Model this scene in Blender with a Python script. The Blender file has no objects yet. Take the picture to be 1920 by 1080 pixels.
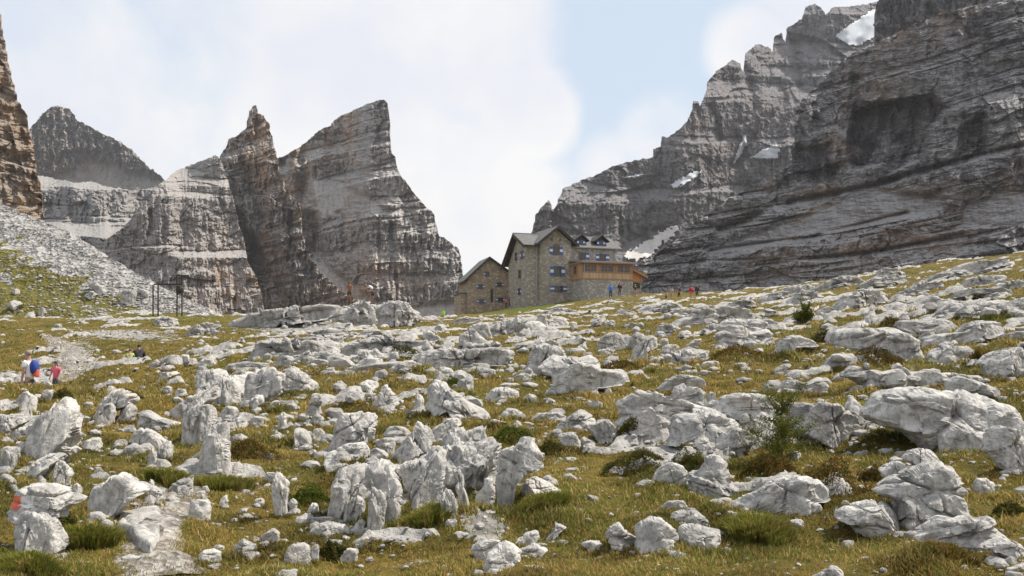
import bpy, bmesh, math, random
import numpy as np
from mathutils import Vector, Matrix

# ------------------------------------------------------------------ camera, sky, sun, exposure
S = bpy.context.scene
F = 2027.0          # focal length in photo pixels (1920 wide)
YH = 680.0          # photo row of the eye level
cam_d = bpy.data.cameras.new('camera'); cam = bpy.data.objects.new('camera', cam_d)
S.collection.objects.link(cam); S.camera = cam
cam.location = (0, 0, 0); cam.rotation_euler = (math.radians(90), 0, 0)
cam_d.sensor_width = 36; cam_d.lens = F / 1920 * 36
cam_d.shift_y = (YH - 540) / 1920
cam_d.clip_start = 0.1; cam_d.clip_end = 20000
S.view_settings.view_transform = 'Standard'; S.view_settings.look = 'None'
S.view_settings.gamma = 1; S.view_settings.exposure = 0.47

SUN_AZ, SUN_EL = math.radians(68), math.radians(53)      # azimuth from +Y towards +X
SUN = np.array([math.sin(SUN_AZ) * math.cos(SUN_EL), math.cos(SUN_AZ) * math.cos(SUN_EL), math.sin(SUN_EL)])
W = bpy.data.worlds.new('World'); S.world = W; W.use_nodes = True

def N(nt, t, **kw):
    n = nt.nodes.new(t)
    for k, v in kw.items():
        if k == 'op': n.operation = v
        elif hasattr(n, k) and k not in ('inputs',): setattr(n, k, v)
    return n
def L(nt, a, b): nt.links.new(a, b)
def setin(n, **kw):
    for k, v in kw.items(): n.inputs[k].default_value = v

def build_world():
    nt = W.node_tree; nt.nodes.clear()
    out = N(nt, 'ShaderNodeOutputWorld'); bg = N(nt, 'ShaderNodeBackground')
    sky = N(nt, 'ShaderNodeTexSky'); sky.sky_type = 'NISHITA'; sky.sun_disc = False
    sky.sun_elevation = SUN_EL; sky.sun_rotation = SUN_AZ
    sky.altitude = 2200; sky.air_density = 1.0; sky.dust_density = 1.2; sky.ozone_density = 1.5
    tc = N(nt, 'ShaderNodeTexCoord')
    # cloud field: soft banks round chosen directions, broken up by noise
    no = N(nt, 'ShaderNodeTexNoise'); setin(no, Scale=4.6, Detail=8.0, Roughness=0.58, Distortion=0.2)
    L(nt, tc.outputs['Generated'], no.inputs['Vector'])
    no2 = N(nt, 'ShaderNodeTexNoise'); setin(no2, Scale=6.5, Detail=6.0, Roughness=0.55)
    L(nt, tc.outputs['Generated'], no2.inputs['Vector'])
    acc = None
    banks = [(600, 300, .25, .55), (860, 70, .105, .64), (800, 420, .16, .62), (985, 215, .062, .62), (620, 40, .16, .6), (240, 60, .20, .42), (1240, 255, .06, .42), (1405, 85, .05, .55),
             (930, 420, .07, .5), (1180, 330, .07, .36), (120, 300, .12, .3), (1560, -120, .12, .5), (1160, 120, .05, .1), (2300, 200, .4, .5), (-700, 200, .5, .5)]
    for wd in ((-1, -.6, .5), (1, -.6, .5), (0, -1, .4), (0, -.3, 1)): banks.append((wd, None, 1.0, .42))  # unseen banks behind and overhead, added to whiten the fill light
    for px, py, r, wgt in banks:
        d = Vector(px).normalized() if py is None else Vector(((px - 960) / F, 1, (YH - py) / F)).normalized()
        vd = N(nt, 'ShaderNodeVectorMath', op='DISTANCE'); vd.inputs[1].default_value = d
        L(nt, tc.outputs['Generated'], vd.inputs[0])
        mr = N(nt, 'ShaderNodeMapRange'); mr.interpolation_type = 'SMOOTHSTEP'
        setin(mr, **{'From Min': r * 1.25, 'From Max': r * 0.35, 'To Min': 0.0, 'To Max': wgt})
        L(nt, vd.outputs['Value'], mr.inputs['Value'])
        if acc is None: acc = mr.outputs[0]
        else:
            mx = N(nt, 'ShaderNodeMath', op='MAXIMUM'); L(nt, acc, mx.inputs[0]); L(nt, mr.outputs[0], mx.inputs[1]); acc = mx.outputs[0]
    ad = N(nt, 'ShaderNodeMath', op='MULTIPLY_ADD'); L(nt, no.outputs['Fac'], ad.inputs[0]); ad.inputs[1].default_value = 1.15; L(nt, acc, ad.inputs[2])
    cl = N(nt, 'ShaderNodeMapRange'); cl.interpolation_type = 'SMOOTHSTEP'
    setin(cl, **{'From Min': 0.76, 'From Max': 1.12, 'To Min': 0.0, 'To Max': 1.0}); L(nt, ad.outputs[0], cl.inputs['Value'])
    sc = N(nt, 'ShaderNodeVectorMath', op='SCALE'); L(nt, sky.outputs[0], sc.inputs[0]); sc.inputs['Scale'].default_value = 1.0
    cc = N(nt, 'ShaderNodeMixRGB'); cc.inputs[1].default_value = (9.7, 10.0, 10.9, 1); cc.inputs[2].default_value = (11.6, 11.5, 11.4, 1)
    cr = N(nt, 'ShaderNodeMapRange'); setin(cr, **{'From Min': .36, 'From Max': .62}); L(nt, no2.outputs['Fac'], cr.inputs['Value']); L(nt, cr.outputs[0], cc.inputs[0])
    thin = N(nt, 'ShaderNodeMixRGB'); thin.inputs[0].default_value = 0.85; L(nt, sc.outputs[0], thin.inputs[1]); thin.inputs[2].default_value = (8.3, 9.8, 11.6, 1)
    mix = N(nt, 'ShaderNodeMixRGB'); L(nt, cl.outputs[0], mix.inputs[0]); L(nt, thin.outputs[0], mix.inputs[1]); L(nt, cc.outputs[0], mix.inputs[2])
    L(nt, mix.outputs[0], bg.inputs['Color']); bg.inputs['Strength'].default_value = 0.060
    L(nt, bg.outputs[0], out.inputs['Surface'])
build_world()
sd = bpy.data.lights.new('sun', 'SUN'); so = bpy.data.objects.new('sun', sd); S.collection.objects.link(so)
sd.energy = 4.7; sd.angle = math.radians(0.5); sd.color = (1.0, 0.935, 0.84)
so.rotation_euler = Vector(-SUN).to_track_quat('-Z', 'Y').to_euler()

# ------------------------------------------------------------------ helpers
def P(px, py, d): return np.array([(px - 960) / F * d, d, (YH - py) / F * d])
RNG = np.random.default_rng(7)
_perm = np.concatenate([RNG.permutation(256)] * 3).astype(np.int64)
_g = RNG.normal(size=(256, 3)); _g /= np.linalg.norm(_g, axis=1)[:, None]
def pn(p):
    p = np.asarray(p, float); i = np.floor(p).astype(np.int64); f = p - i; i &= 255
    w = f * f * f * (f * (f * 6 - 15) + 10)
    r = 0
    for dx in (0, 1):
        for dy in (0, 1):
            for dz in (0, 1):
                h = _perm[_perm[_perm[i[:, 0] + dx] + i[:, 1] + dy] + i[:, 2] + dz]
                g = _g[h]
                v = g[:, 0] * (f[:, 0] - dx) + g[:, 1] * (f[:, 1] - dy) + g[:, 2] * (f[:, 2] - dz)
                r = r + v * (w[:, 0] if dx else 1 - w[:, 0]) * (w[:, 1] if dy else 1 - w[:, 1]) * (w[:, 2] if dz else 1 - w[:, 2])
    return r * 1.5
def fbm(p, o=4, gain=.5, lac=2.03):
    a, s, r = 1., 1., 0.
    for k in range(o):
        r = r + a * pn(p * s + 17.3 * k); a *= gain; s *= lac
    return r
def ridged(p, o=4, gain=.5, lac=2.1):
    a, s, r = 1., 1., 0.
    for k in range(o):
        r = r + a * (1 - 2 * np.abs(pn(p * s + 9.1 * k))); a *= gain; s *= lac
    return r
def hsh(a, b): return _perm[(_perm[a.astype(np.int64) & 255] + b.astype(np.int64)) & 255] / 255. - .5
def blocks(x, h, sx, sh, sd):
    """jointed rock: one random offset for every warped block"""
    z = np.full(len(x), float(sd)); wx = fbm(v3(x / (sx * 1.8), h / (sh * 1.8), z), 2); wh = fbm(v3(x / (sx * 1.8), h / (sh * 1.8), z + 5), 2)
    r = np.floor(h / sh + wh * .8); c = np.floor(x / sx + hsh(r, np.full(len(x), int(sd * 13) % 251)) * 2.3 + wx * .8)
    return hsh(r + 7, c + int(sd * 31) % 97)
def v3(x, y, z): return np.stack([np.asarray(x, float) + 0 * np.asarray(z, float), np.asarray(y, float) + 0 * np.asarray(x, float), np.asarray(z, float) + 0 * np.asarray(x, float)], -1)
def sstep(a, b, x):
    t = np.clip((x - a) / (b - a), 0, 1); return t * t * (3 - 2 * t)

def mesh_np(name, V, faces, mat, parent=None, smooth=True, col=None, link=True, loc=None):
    """one mesh object from numpy vertices and a list of int face arrays (n,3)/(n,4)"""
    V = np.asarray(V, np.float32)
    if loc is not None: V = V - np.asarray(loc, np.float32)
    if isinstance(faces, np.ndarray): faces = [faces]
    faces = [np.asarray(f, np.int32) for f in faces if len(f)]
    me = bpy.data.meshes.new(name)
    me.vertices.add(len(V)); me.vertices.foreach_set('co', V.ravel())
    loops = np.concatenate([f.ravel() for f in faces]); tot = np.concatenate([np.full(len(f), f.shape[1], np.int32) for f in faces])
    st = np.concatenate([[0], np.cumsum(tot)[:-1]]).astype(np.int32)
    me.loops.add(len(loops)); me.loops.foreach_set('vertex_index', loops)
    me.polygons.add(len(tot)); me.polygons.foreach_set('loop_start', st); me.polygons.foreach_set('loop_total', tot)
    me.polygons.foreach_set('use_smooth', np.full(len(tot), bool(smooth)))
    me.update(calc_edges=True)
    if col is not None:
        a = me.attributes.new('Col', 'FLOAT_COLOR', 'POINT'); c = np.ones((len(V), 4), np.float32); c[:, :3] = col
        a.data.foreach_set('color', c.ravel())
    me.materials.append(mat)
    o = bpy.data.objects.new(name, me)
    if link: S.collection.objects.link(o)
    if loc is not None: o.location = loc
    if parent is not None: o.parent = parent
    return o
def grid_faces(nr, nc, flip=False):
    i = np.arange(nr * nc).reshape(nr, nc)
    a, b, c, d = i[:-1, :-1].ravel(), i[:-1, 1:].ravel(), i[1:, 1:].ravel(), i[1:, :-1].ravel()
    return np.stack([a, d, c, b] if flip else [a, b, c, d], 1)
def tag(o, label=None, cat=None, group=None, kind=None):
    if label: o['label'] = label
    if cat: o['category'] = cat
    if group: o['group'] = group
    if kind: o['kind'] = kind
    return o
def thing(name, loc, rz, label, cat, group=None):
    o = bpy.data.objects.new(name, None); S.collection.objects.link(o)
    o.location = loc; o.rotation_euler = (0, 0, rz); o.empty_display_size = .2
    return tag(o, label, cat, group)

class MB:
    """collects boxes, prisms and tubes and links them as one mesh object"""
    def __init__(s): s.v = []; s.f = []
    def poly(s, pts):
        b = len(s.v); s.v += [tuple(p) for p in pts]; s.f.append(tuple(range(b, b + len(pts)))); return s
    def box(s, x0, x1, y0, y1, z0, z1):
        b = len(s.v)
        s.v += [(x0, y0, z0), (x1, y0, z0), (x1, y1, z0), (x0, y1, z0), (x0, y0, z1), (x1, y0, z1), (x1, y1, z1), (x0, y1, z1)]
        s.f += [tuple(b + k for k in q) for q in ((0, 3, 2, 1), (4, 5, 6, 7), (0, 1, 5, 4), (1, 2, 6, 5), (2, 3, 7, 6), (3, 0, 4, 7))]
        return s
    def prism(s, pts, off):
        """closed polygon pts swept by the vector off"""
        n = len(pts); b = len(s.v); o = Vector(off)
        s.v += [tuple(p) for p in pts] + [tuple(Vector(p) + o) for p in pts]
        s.f.append(tuple(b + k for k in range(n))[::-1]); s.f.append(tuple(b + n + k for k in range(n)))
        for k in range(n): s.f.append((b + k, b + (k + 1) % n, b + n + (k + 1) % n, b + n + k))
        return s
    def tube(s, pts, r, n=8):
        pts = [Vector(p) for p in pts]; rs = r if isinstance(r, (list, tuple)) else [r] * len(pts); b = len(s.v)
        for k, p in enumerate(pts):
            t = (pts[min(k + 1, len(pts) - 1)] - pts[max(k - 1, 0)]).normalized()
            a = t.cross(Vector((0, 0, 1)));  a = a.normalized() if a.length > 1e-4 else Vector((1, 0, 0)); c = t.cross(a)
            for q in range(n):
                g = 2 * math.pi * q / n; s.v.append(tuple(p + (a * math.cos(g) + c * math.sin(g)) * rs[k]))
        for k in range(len(pts) - 1):
            for q in range(n): s.f.append((b + k * n + q, b + k * n + (q + 1) % n, b + (k + 1) * n + (q + 1) % n, b + (k + 1) * n + q))
        s.f.append(tuple(b + q for q in range(n))[::-1]); s.f.append(tuple(b + (len(pts) - 1) * n + q for q in range(n)))
        return s
    def ball(s, c, rx, ry, rz, nu=12, nv=8):
        b = len(s.v)
        for i in range(nv + 1):
            th = math.pi * i / nv
            for j in range(nu):
                ph = 2 * math.pi * j / nu
                s.v.append((c[0] + rx * math.sin(th) * math.cos(ph), c[1] + ry * math.sin(th) * math.sin(ph), c[2] + rz * math.cos(th)))
        for i in range(nv):
            for j in range(nu): s.f.append((b + i * nu + j, b + (i + 1) * nu + j, b + (i + 1) * nu + (j + 1) % nu, b + i * nu + (j + 1) % nu))
        return s
    def build(s, name, mat, parent=None, smooth=False, fix=True):
        me = bpy.data.meshes.new(name); me.from_pydata(s.v, [], s.f)
        if fix:
            bm = bmesh.new(); bm.from_mesh(me); bmesh.ops.recalc_face_normals(bm, faces=bm.faces); bm.to_mesh(me); bm.free()
        if smooth: me.polygons.foreach_set('use_smooth', [True] * len(me.polygons))
        me.materials.append(mat); o = bpy.data.objects.new(name, me); S.collection.objects.link(o)
        if parent: o.parent = parent
        return o

# ------------------------------------------------------------------ materials
def mat_new(name):
    m = bpy.data.materials.new(name); m.use_nodes = True; nt = m.node_tree
    return m, nt, nt.nodes['Principled BSDF']
def ramp(nt, fac, stops):
    r = N(nt, 'ShaderNodeValToRGB'); e = r.color_ramp.elements
    while len(e) < len(stops): e.new(0.5)
    for q, (p, c) in zip(e, stops): q.position = p; q.color = (*c, 1) if len(c) == 3 else c
    L(nt, fac, r.inputs[0]); return r.outputs[0]
def noise(nt, vec, scale, detail=5, rough=.55, dist=0., mapping=None):
    if mapping:
        mp = N(nt, 'ShaderNodeMapping'); mp.inputs['Scale'].default_value = mapping; L(nt, vec, mp.inputs['Vector']); vec = mp.outputs[0]
    n = N(nt, 'ShaderNodeTexNoise'); setin(n, Scale=scale, Detail=float(detail), Roughness=rough, Distortion=dist); L(nt, vec, n.inputs['Vector'])
    return n.outputs['Fac']
def mixc(nt, fac, a, b, mode='MIX'):
    m = N(nt, 'ShaderNodeMixRGB'); m.blend_type = mode
    for k, x in ((0, fac), (1, a), (2, b)):
        if isinstance(x, (int, float)): m.inputs[k].default_value = x if k == 0 else (x, x, x, 1)
        elif isinstance(x, tuple): m.inputs[k].default_value = (*x, 1)
        else: L(nt, x, m.inputs[k])
    return m.outputs[0]
def mrange(nt, x, a, b, c=0., d=1.):
    m = N(nt, 'ShaderNodeMapRange'); setin(m, **{'From Min': a, 'From Max': b, 'To Min': c, 'To Max': d}); L(nt, x, m.inputs['Value']); return m.outputs[0]
def math2(nt, op, a, b):
    m = N(nt, 'ShaderNodeMath', op=op)
    for k, x in ((0, a), (1, b)):
        if isinstance(x, (int, float)): m.inputs[k].default_value = x
        else: L(nt, x, m.inputs[k])
    return m.outputs[0]
def bump(nt, bs, h, strength, dist):
    b = N(nt, 'ShaderNodeBump'); setin(b, Strength=strength, Distance=dist); L(nt, h, b.inputs['Height']); L(nt, b.outputs[0], bs.inputs['Normal'])

def simple(name, c, rough=.8, metal=0., var=.12, scale=6.):
    m, nt, bs = mat_new(name); tc = N(nt, 'ShaderNodeTexCoord')
    n = noise(nt, tc.outputs['Object'], scale, 4)
    col = mixc(nt, n, tuple(max(0, x * (1 - var)) for x in c), tuple(min(1, x * (1 + var)) for x in c))
    L(nt, col, bs.inputs['Base Color']); setin(bs, Roughness=rough, Metallic=metal); return m

def mat_limestone(name, light=(.51, .487, .452), dark=(.215, .208, .198), sc=1.0):
    m, nt, bs = mat_new(name); ge = N(nt, 'ShaderNodeNewGeometry'); v = ge.outputs['Position']
    oi = N(nt, 'ShaderNodeObjectInfo')
    big = noise(nt, v, 1.6 * sc, 5, .6, .6)
    med = noise(nt, v, 7 * sc, 6, .65, .4)
    spk = noise(nt, v, 34 * sc, 4, .7)
    strk = noise(nt, v, 5 * sc, 5, .6, .5, (1.6, 1.6, .5))
    c = mixc(nt, mrange(nt, med, .30, .54), dark, light)
    c = mixc(nt, mrange(nt, big, .54, .70, 0, .5), c, (.56, .53, .485)); c = mixc(nt, mrange(nt, big, .47, .33, 0, .65), c, (.22, .213, .204))
    c = mixc(nt, mrange(nt, strk, .52, .64, 0, .68), c, (.21, .204, .196))
    c = mixc(nt, mrange(nt, spk, .54, .66, 0, .62), c, (.13, .125, .118))
    warm = noise(nt, v, .9 * sc, 3)
    c = mixc(nt, mrange(nt, warm, .60, .72, 0, .35), c, (.45, .36, .26))
    val = mrange(nt, oi.outputs['Random'], 0, 1, .86, 1.08)
    c = mixc(nt, 1.0, c, val, 'MULTIPLY')
    L(nt, c, bs.inputs['Base Color']); setin(bs, Roughness=.92)
    bs.inputs['Specular IOR Level'].default_value = .15
    h = math2(nt, 'ADD', math2(nt, 'MULTIPLY', med, 1.0), math2(nt, 'MULTIPLY', spk, .45))
    vo = N(nt, 'ShaderNodeTexVoronoi'); vo.feature = 'DISTANCE_TO_EDGE'; setin(vo, Scale=3.2 * sc)
    wv = N(nt, 'ShaderNodeVectorMath', op='ADD'); L(nt, v, wv.inputs[0])
    nn = N(nt, 'ShaderNodeTexNoise'); setin(nn, Scale=2.5 * sc, Detail=4.); L(nt, v, nn.inputs['Vector'])
    L(nt, nn.outputs['Color'], wv.inputs[1]); L(nt, wv.outputs[0], vo.inputs['Vector'])
    crack = mrange(nt, vo.outputs['Distance'], 0, .02, -.22, 0)
    h = math2(nt, 'ADD', h, crack)
    bump(nt, bs, h, .6, .03 / sc)
    return m

def mat_mountain(name, grey=(.205, .19, .18), pale=(.36, .34, .315), tan=(.30, .185, .11), tanlo=.5, tanhi=.68, sc=1.0, streak=.6):
    """sc: 1 for a wall whose strata are some 10 m apart"""
    m, nt, bs = mat_new(name); ge = N(nt, 'ShaderNodeNewGeometry'); v = ge.outputs['Position']
    sp = N(nt, 'ShaderNodeSeparateXYZ'); L(nt, ge.outputs['True Normal'], sp.inputs[0]); nz = sp.outputs['Z']
    big = noise(nt, v, .012 * sc, 5, .6, .8)
    med = noise(nt, v, .07 * sc, 7, .68, .5)
    fine = noise(nt, v, .45 * sc, 5, .7)
    vert = noise(nt, v, .09 * sc, 6, .65, .6, (1, 1, .13))
    vert2 = noise(nt, v, .03 * sc, 4, .6, .4, (1, 1, .22))
    lay = noise(nt, v, .11 * sc, 5, .6, .3, (.12, .12, 1.6))
    c = mixc(nt, mrange(nt, med, .32, .68), tuple(x * .62 for x in grey), tuple(x * 1.3 for x in grey))
    c = mixc(nt, mrange(nt, lay, .45, .60, 0, .14), c, tuple(x * 1.45 for x in grey))
    c = mixc(nt, mrange(nt, fine, .36, .50, .4, 0), c, tuple(x * .6 for x in grey))
    steep = mrange(nt, nz, .62, .30)
    t = math2(nt, 'MULTIPLY', mrange(nt, big, tanlo, tanhi), steep)
    t = math2(nt, 'MULTIPLY', t, mrange(nt, vert, .34, .56))
    c = mixc(nt, t, c, mixc(nt, med, tuple(x * .8 for x in tan), tuple(min(1, x * 1.25) for x in tan)))
    s = math2(nt, 'MULTIPLY', mrange(nt, vert, .53, .66, 0, streak), mrange(nt, vert2, .46, .60))
    c = mixc(nt, math2(nt, 'MULTIPLY', s, mrange(nt, nz, .7, .4)), c, (.045, .043, .045))
    c = mixc(nt, math2(nt, 'MULTIPLY', mrange(nt, nz, .50, .80), mrange(nt, fine, .28, .55, .45, 1)), c, mixc(nt, fine, tuple(x * .8 for x in pale), tuple(min(1, x * 1.15) for x in pale)))
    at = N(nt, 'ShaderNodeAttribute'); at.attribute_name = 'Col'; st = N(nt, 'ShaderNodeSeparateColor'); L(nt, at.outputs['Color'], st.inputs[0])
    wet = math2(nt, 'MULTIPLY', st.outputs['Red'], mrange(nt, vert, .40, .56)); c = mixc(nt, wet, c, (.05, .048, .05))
    L(nt, c, bs.inputs['Base Color']); setin(bs, Roughness=.95); bs.inputs['Specular IOR Level'].default_value = .1
    h = math2(nt, 'ADD', math2(nt, 'MULTIPLY', med, 1.0), math2(nt, 'MULTIPLY', fine, .35))
    h = math2(nt, 'ADD', h, math2(nt, 'MULTIPLY', vert, .5))
    h = math2(nt, 'ADD', h, math2(nt, 'MULTIPLY', lay, .4))
    bump(nt, bs, h, .75, 4.5 / sc)
    return m

def mat_ground():
    m, nt, bs = mat_new('meadow_ground'); ge = N(nt, 'ShaderNodeNewGeometry'); v = ge.outputs['Position']
    a = noise(nt, v, .35, 6, .6, .5); b = noise(nt, v, 2.2, 6, .65); f = noise(nt, v, 16, 5, .7); e = noise(nt, v, .12, 4)
    c = ramp(nt, b, [(.28, (.06, .055, .018)), (.45, (.14, .11, .028)), (.58, (.215, .15, .04)), (.75, (.25, .17, .055))])
    c = mixc(nt, mrange(nt, a, .48, .62, 0, .75), c, (.075, .078, .018))
    c = mixc(nt, mrange(nt, f, .3, .7), mixc(nt, 1., c, .55, 'MULTIPLY'), c)
    # bare stony ground: small chips of limestone between the turf
    vo = N(nt, 'ShaderNodeTexVoronoi'); setin(vo, Scale=6.0); L(nt, v, vo.inputs['Vector'])
    chip = mixc(nt, vo.outputs['Color'], (.12, .112, .10), (.42, .40, .37))
    at = N(nt, 'ShaderNodeAttribute'); at.attribute_name = 'Col'
    st = N(nt, 'ShaderNodeSeparateColor'); L(nt, at.outputs['Color'], st.inputs[0])
    stone = math2(nt, 'ADD', st.outputs['Red'], math2(nt, 'MULTIPLY', mrange(nt, b, .3, .7, -.5, .5), 1.0))
    c = mixc(nt, mrange(nt, stone, .45, .6), c, chip)
    c = mixc(nt, st.outputs['Green'], c, mixc(nt, b, (.05, .085, .012), (.10, .13, .02)))
    lm = noise(nt, v, 3.0, 6, .65, .4); ls = noise(nt, v, 2.2, 5, .6, .5, (1.6, 1.6, .5)); lp = noise(nt, v, 16, 4, .7)
    lc = mixc(nt, mrange(nt, lm, .32, .56), (.195, .189, .18), (.47, .447, .415)); lc = mixc(nt, mrange(nt, ls, .52, .64, 0, .65), lc, (.20, .194, .186)); lc = mixc(nt, mrange(nt, lp, .54, .66, 0, .6), lc, (.13, .125, .118))
    rk = math2(nt, 'ADD', st.outputs['Blue'], math2(nt, 'ADD', mrange(nt, b, .3, .7, -.16, .16), mrange(nt, f, .3, .7, -.12, .12)))
    c = mixc(nt, mrange(nt, rk, .44, .52), c, lc)
    L(nt, c, bs.inputs['Base Color']); setin(bs, Roughness=.95); bs.inputs['Specular IOR Level'].default_value = .05
    bump(nt, bs, math2(nt, 'ADD', b, math2(nt, 'MULTIPLY', f, .5)), .8, .12)
    return m

def mat_scree():
    m, nt, bs = mat_new('scree'); ge = N(nt, 'ShaderNodeNewGeometry'); v = ge.outputs['Position']
    vo = N(nt, 'ShaderNodeTexVoronoi'); setin(vo, Scale=1.1, Randomness=1.); L(nt, v, vo.inputs['Vector'])
    vo2 = N(nt, 'ShaderNodeTexVoronoi'); setin(vo2, Scale=3.1); L(nt, v, vo2.inputs['Vector'])
    g = N(nt, 'ShaderNodeSeparateColor'); L(nt, vo.outputs['Color'], g.inputs[0]); g2 = N(nt, 'ShaderNodeSeparateColor'); L(nt, vo2.outputs['Color'], g2.inputs[0])
    k = math2(nt, 'ADD', math2(nt, 'MULTIPLY', g.outputs[0], .5), math2(nt, 'MULTIPLY', g2.outputs[0], .5))
    c = ramp(nt, k, [(.1, (.12, .113, .106)), (.45, (.28, .265, .25)), (.9, (.44, .42, .395))])
    big = noise(nt, v, .06, 5, .6, .4, (1, 1, .5)); med = noise(nt, v, .42, 5, .65)
    tc = N(nt, 'ShaderNodeSeparateXYZ'); L(nt, v, tc.inputs[0])
    at = N(nt, 'ShaderNodeAttribute'); at.attribute_name = 'Col'; st = N(nt, 'ShaderNodeSeparateColor'); L(nt, at.outputs['Color'], st.inputs[0])
    gr = math2(nt, 'ADD', st.outputs['Red'], math2(nt, 'ADD', mrange(nt, big, .3, .7, -.45, .45), mrange(nt, med, .3, .7, -.55, .55)))
    c = mixc(nt, mrange(nt, gr, .62, .72), c, mixc(nt, med, (.085, .08, .02), (.16, .135, .035)))
    L(nt, c, bs.inputs['Base Color']); setin(bs, Roughness=.95); bs.inputs['Specular IOR Level'].default_value = .1
    bump(nt, bs, math2(nt, 'ADD', vo.outputs['Distance'], math2(nt, 'MULTIPLY', vo2.outputs['Distance'], .4)), 1., .5)
    return m

def mat_leaf(name, transl=.35):
    m, nt, bs = mat_new(name); nt.nodes.remove(bs); out = nt.nodes['Material Output']
    at = N(nt, 'ShaderNodeAttribute'); at.attribute_name = 'Col'
    d = N(nt, 'ShaderNodeBsdfDiffuse'); t = N(nt, 'ShaderNodeBsdfTranslucent'); mx = N(nt, 'ShaderNodeMixShader'); mx.inputs[0].default_value = transl
    L(nt, at.outputs['Color'], d.inputs['Color']); L(nt, at.outputs['Color'], t.inputs['Color'])
    L(nt, d.outputs[0], mx.inputs[1]); L(nt, t.outputs[0], mx.inputs[2]); L(nt, mx.outputs[0], out.inputs['Surface'])
    return m

def mat_masonry(name, a, b, mortar, scale=1.0, rough_noise=1.0):
    m, nt, bs = mat_new(name); tc = N(nt, 'ShaderNodeTexCoord'); v = tc.outputs['Object']
    mp = N(nt, 'ShaderNodeMapping'); mp.inputs['Scale'].default_value = (1, 1, 1.7); L(nt, v, mp.inputs['Vector'])
    vo = N(nt, 'ShaderNodeTexVoronoi'); setin(vo, Scale=2.6 * scale); L(nt, mp.outputs[0], vo.inputs['Vector'])
    ve = N(nt, 'ShaderNodeTexVoronoi'); ve.feature = 'DISTANCE_TO_EDGE'; setin(ve, Scale=2.6 * scale); L(nt, mp.outputs[0], ve.inputs['Vector'])
    g = N(nt, 'ShaderNodeSeparateColor'); L(nt, vo.outputs['Color'], g.inputs[0])
    n = noise(nt, v, .8, 5, .6, .4); f = noise(nt, v, 9, 4)
    c = mixc(nt, g.outputs[0], a, b); c = mixc(nt, mrange(nt, g.outputs[1], .8, .82, 0, .8), c, tuple(min(1, x * 1.5) for x in b))
    c = mixc(nt, mrange(nt, ve.outputs['Distance'], .06, .02), c, mortar)
    c = mixc(nt, mrange(nt, n, .3, .7, .55, 0), c, tuple(x * .55 for x in a))
    L(nt, c, bs.inputs['Base Color']); setin(bs, Roughness=.9)
    h = math2(nt, 'ADD', mrange(nt, ve.outputs['Distance'], 0, .12), math2(nt, 'MULTIPLY', f, .5)); bump(nt, bs, h, .9, .06)
    return m
def mat_boards(name, c, axis='x', width=.18, dark=.45):
    m, nt, bs = mat_new(name); tc = N(nt, 'ShaderNodeTexCoord'); sp = N(nt, 'ShaderNodeSeparateXYZ'); L(nt, tc.outputs['Object'], sp.inputs[0])
    q = math2(nt, 'ADD', sp.outputs['X'], sp.outputs['Y']) if axis == 'x' else sp.outputs['Z']
    q = math2(nt, 'DIVIDE', q, width); fl = math2(nt, 'FLOOR', q, 0.); fr = math2(nt, 'FRACT', q, 0.)
    wn = N(nt, 'ShaderNodeTexWhiteNoise'); wn.noise_dimensions = '1D'; L(nt, fl, wn.inputs['W'])
    g = noise(nt, tc.outputs['Object'], 5, 5, .6, .5, (1, 1, .15) if axis == 'x' else (.15, .15, 1))
    col = mixc(nt, wn.outputs['Value'], tuple(x * .75 for x in c), tuple(min(1, x * 1.2) for x in c)); col = mixc(nt, mrange(nt, g, .45, .7, 0, .45), col, tuple(x * dark for x in c))
    gap = math2(nt, 'GREATER_THAN', math2(nt, 'ABSOLUTE', math2(nt, 'SUBTRACT', fr, .5), 0.), .44)
    col = mixc(nt, math2(nt, 'MULTIPLY', gap, .8), col, tuple(x * .2 for x in c))
    L(nt, col, bs.inputs['Base Color']); setin(bs, Roughness=.75); return m
def mat_shingle(name, c):
    m, nt, bs = mat_new(name); tc = N(nt, 'ShaderNodeTexCoord')
    br = N(nt, 'ShaderNodeTexBrick'); setin(br, Scale=1.0); br.inputs['Brick Width'].default_value = .45; br.inputs['Row Height'].default_value = .28; br.inputs['Mortar Size'].default_value = .02
    L(nt, tc.outputs['Object'], br.inputs['Vector']); br.inputs['Color1'].default_value = (*[x * .75 for x in c], 1); br.inputs['Color2'].default_value = (*[min(1, x * 1.2) for x in c], 1); br.inputs['Mortar'].default_value = (*[x * .3 for x in c], 1)
    n = noise(nt, tc.outputs['Object'], .9, 5, .65); col = mixc(nt, mrange(nt, n, .35, .7, .5, 0), br.outputs['Color'], tuple(x * .5 for x in c))
    L(nt, col, bs.inputs['Base Color']); setin(bs, Roughness=.85); return m
def mat_glass(name, c=(.03, .04, .05)):
    m, nt, bs = mat_new(name); setin(bs, Roughness=.08); bs.inputs['Base Color'].default_value = (*c, 1); bs.inputs['Specular IOR Level'].default_value = .6; return m

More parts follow.
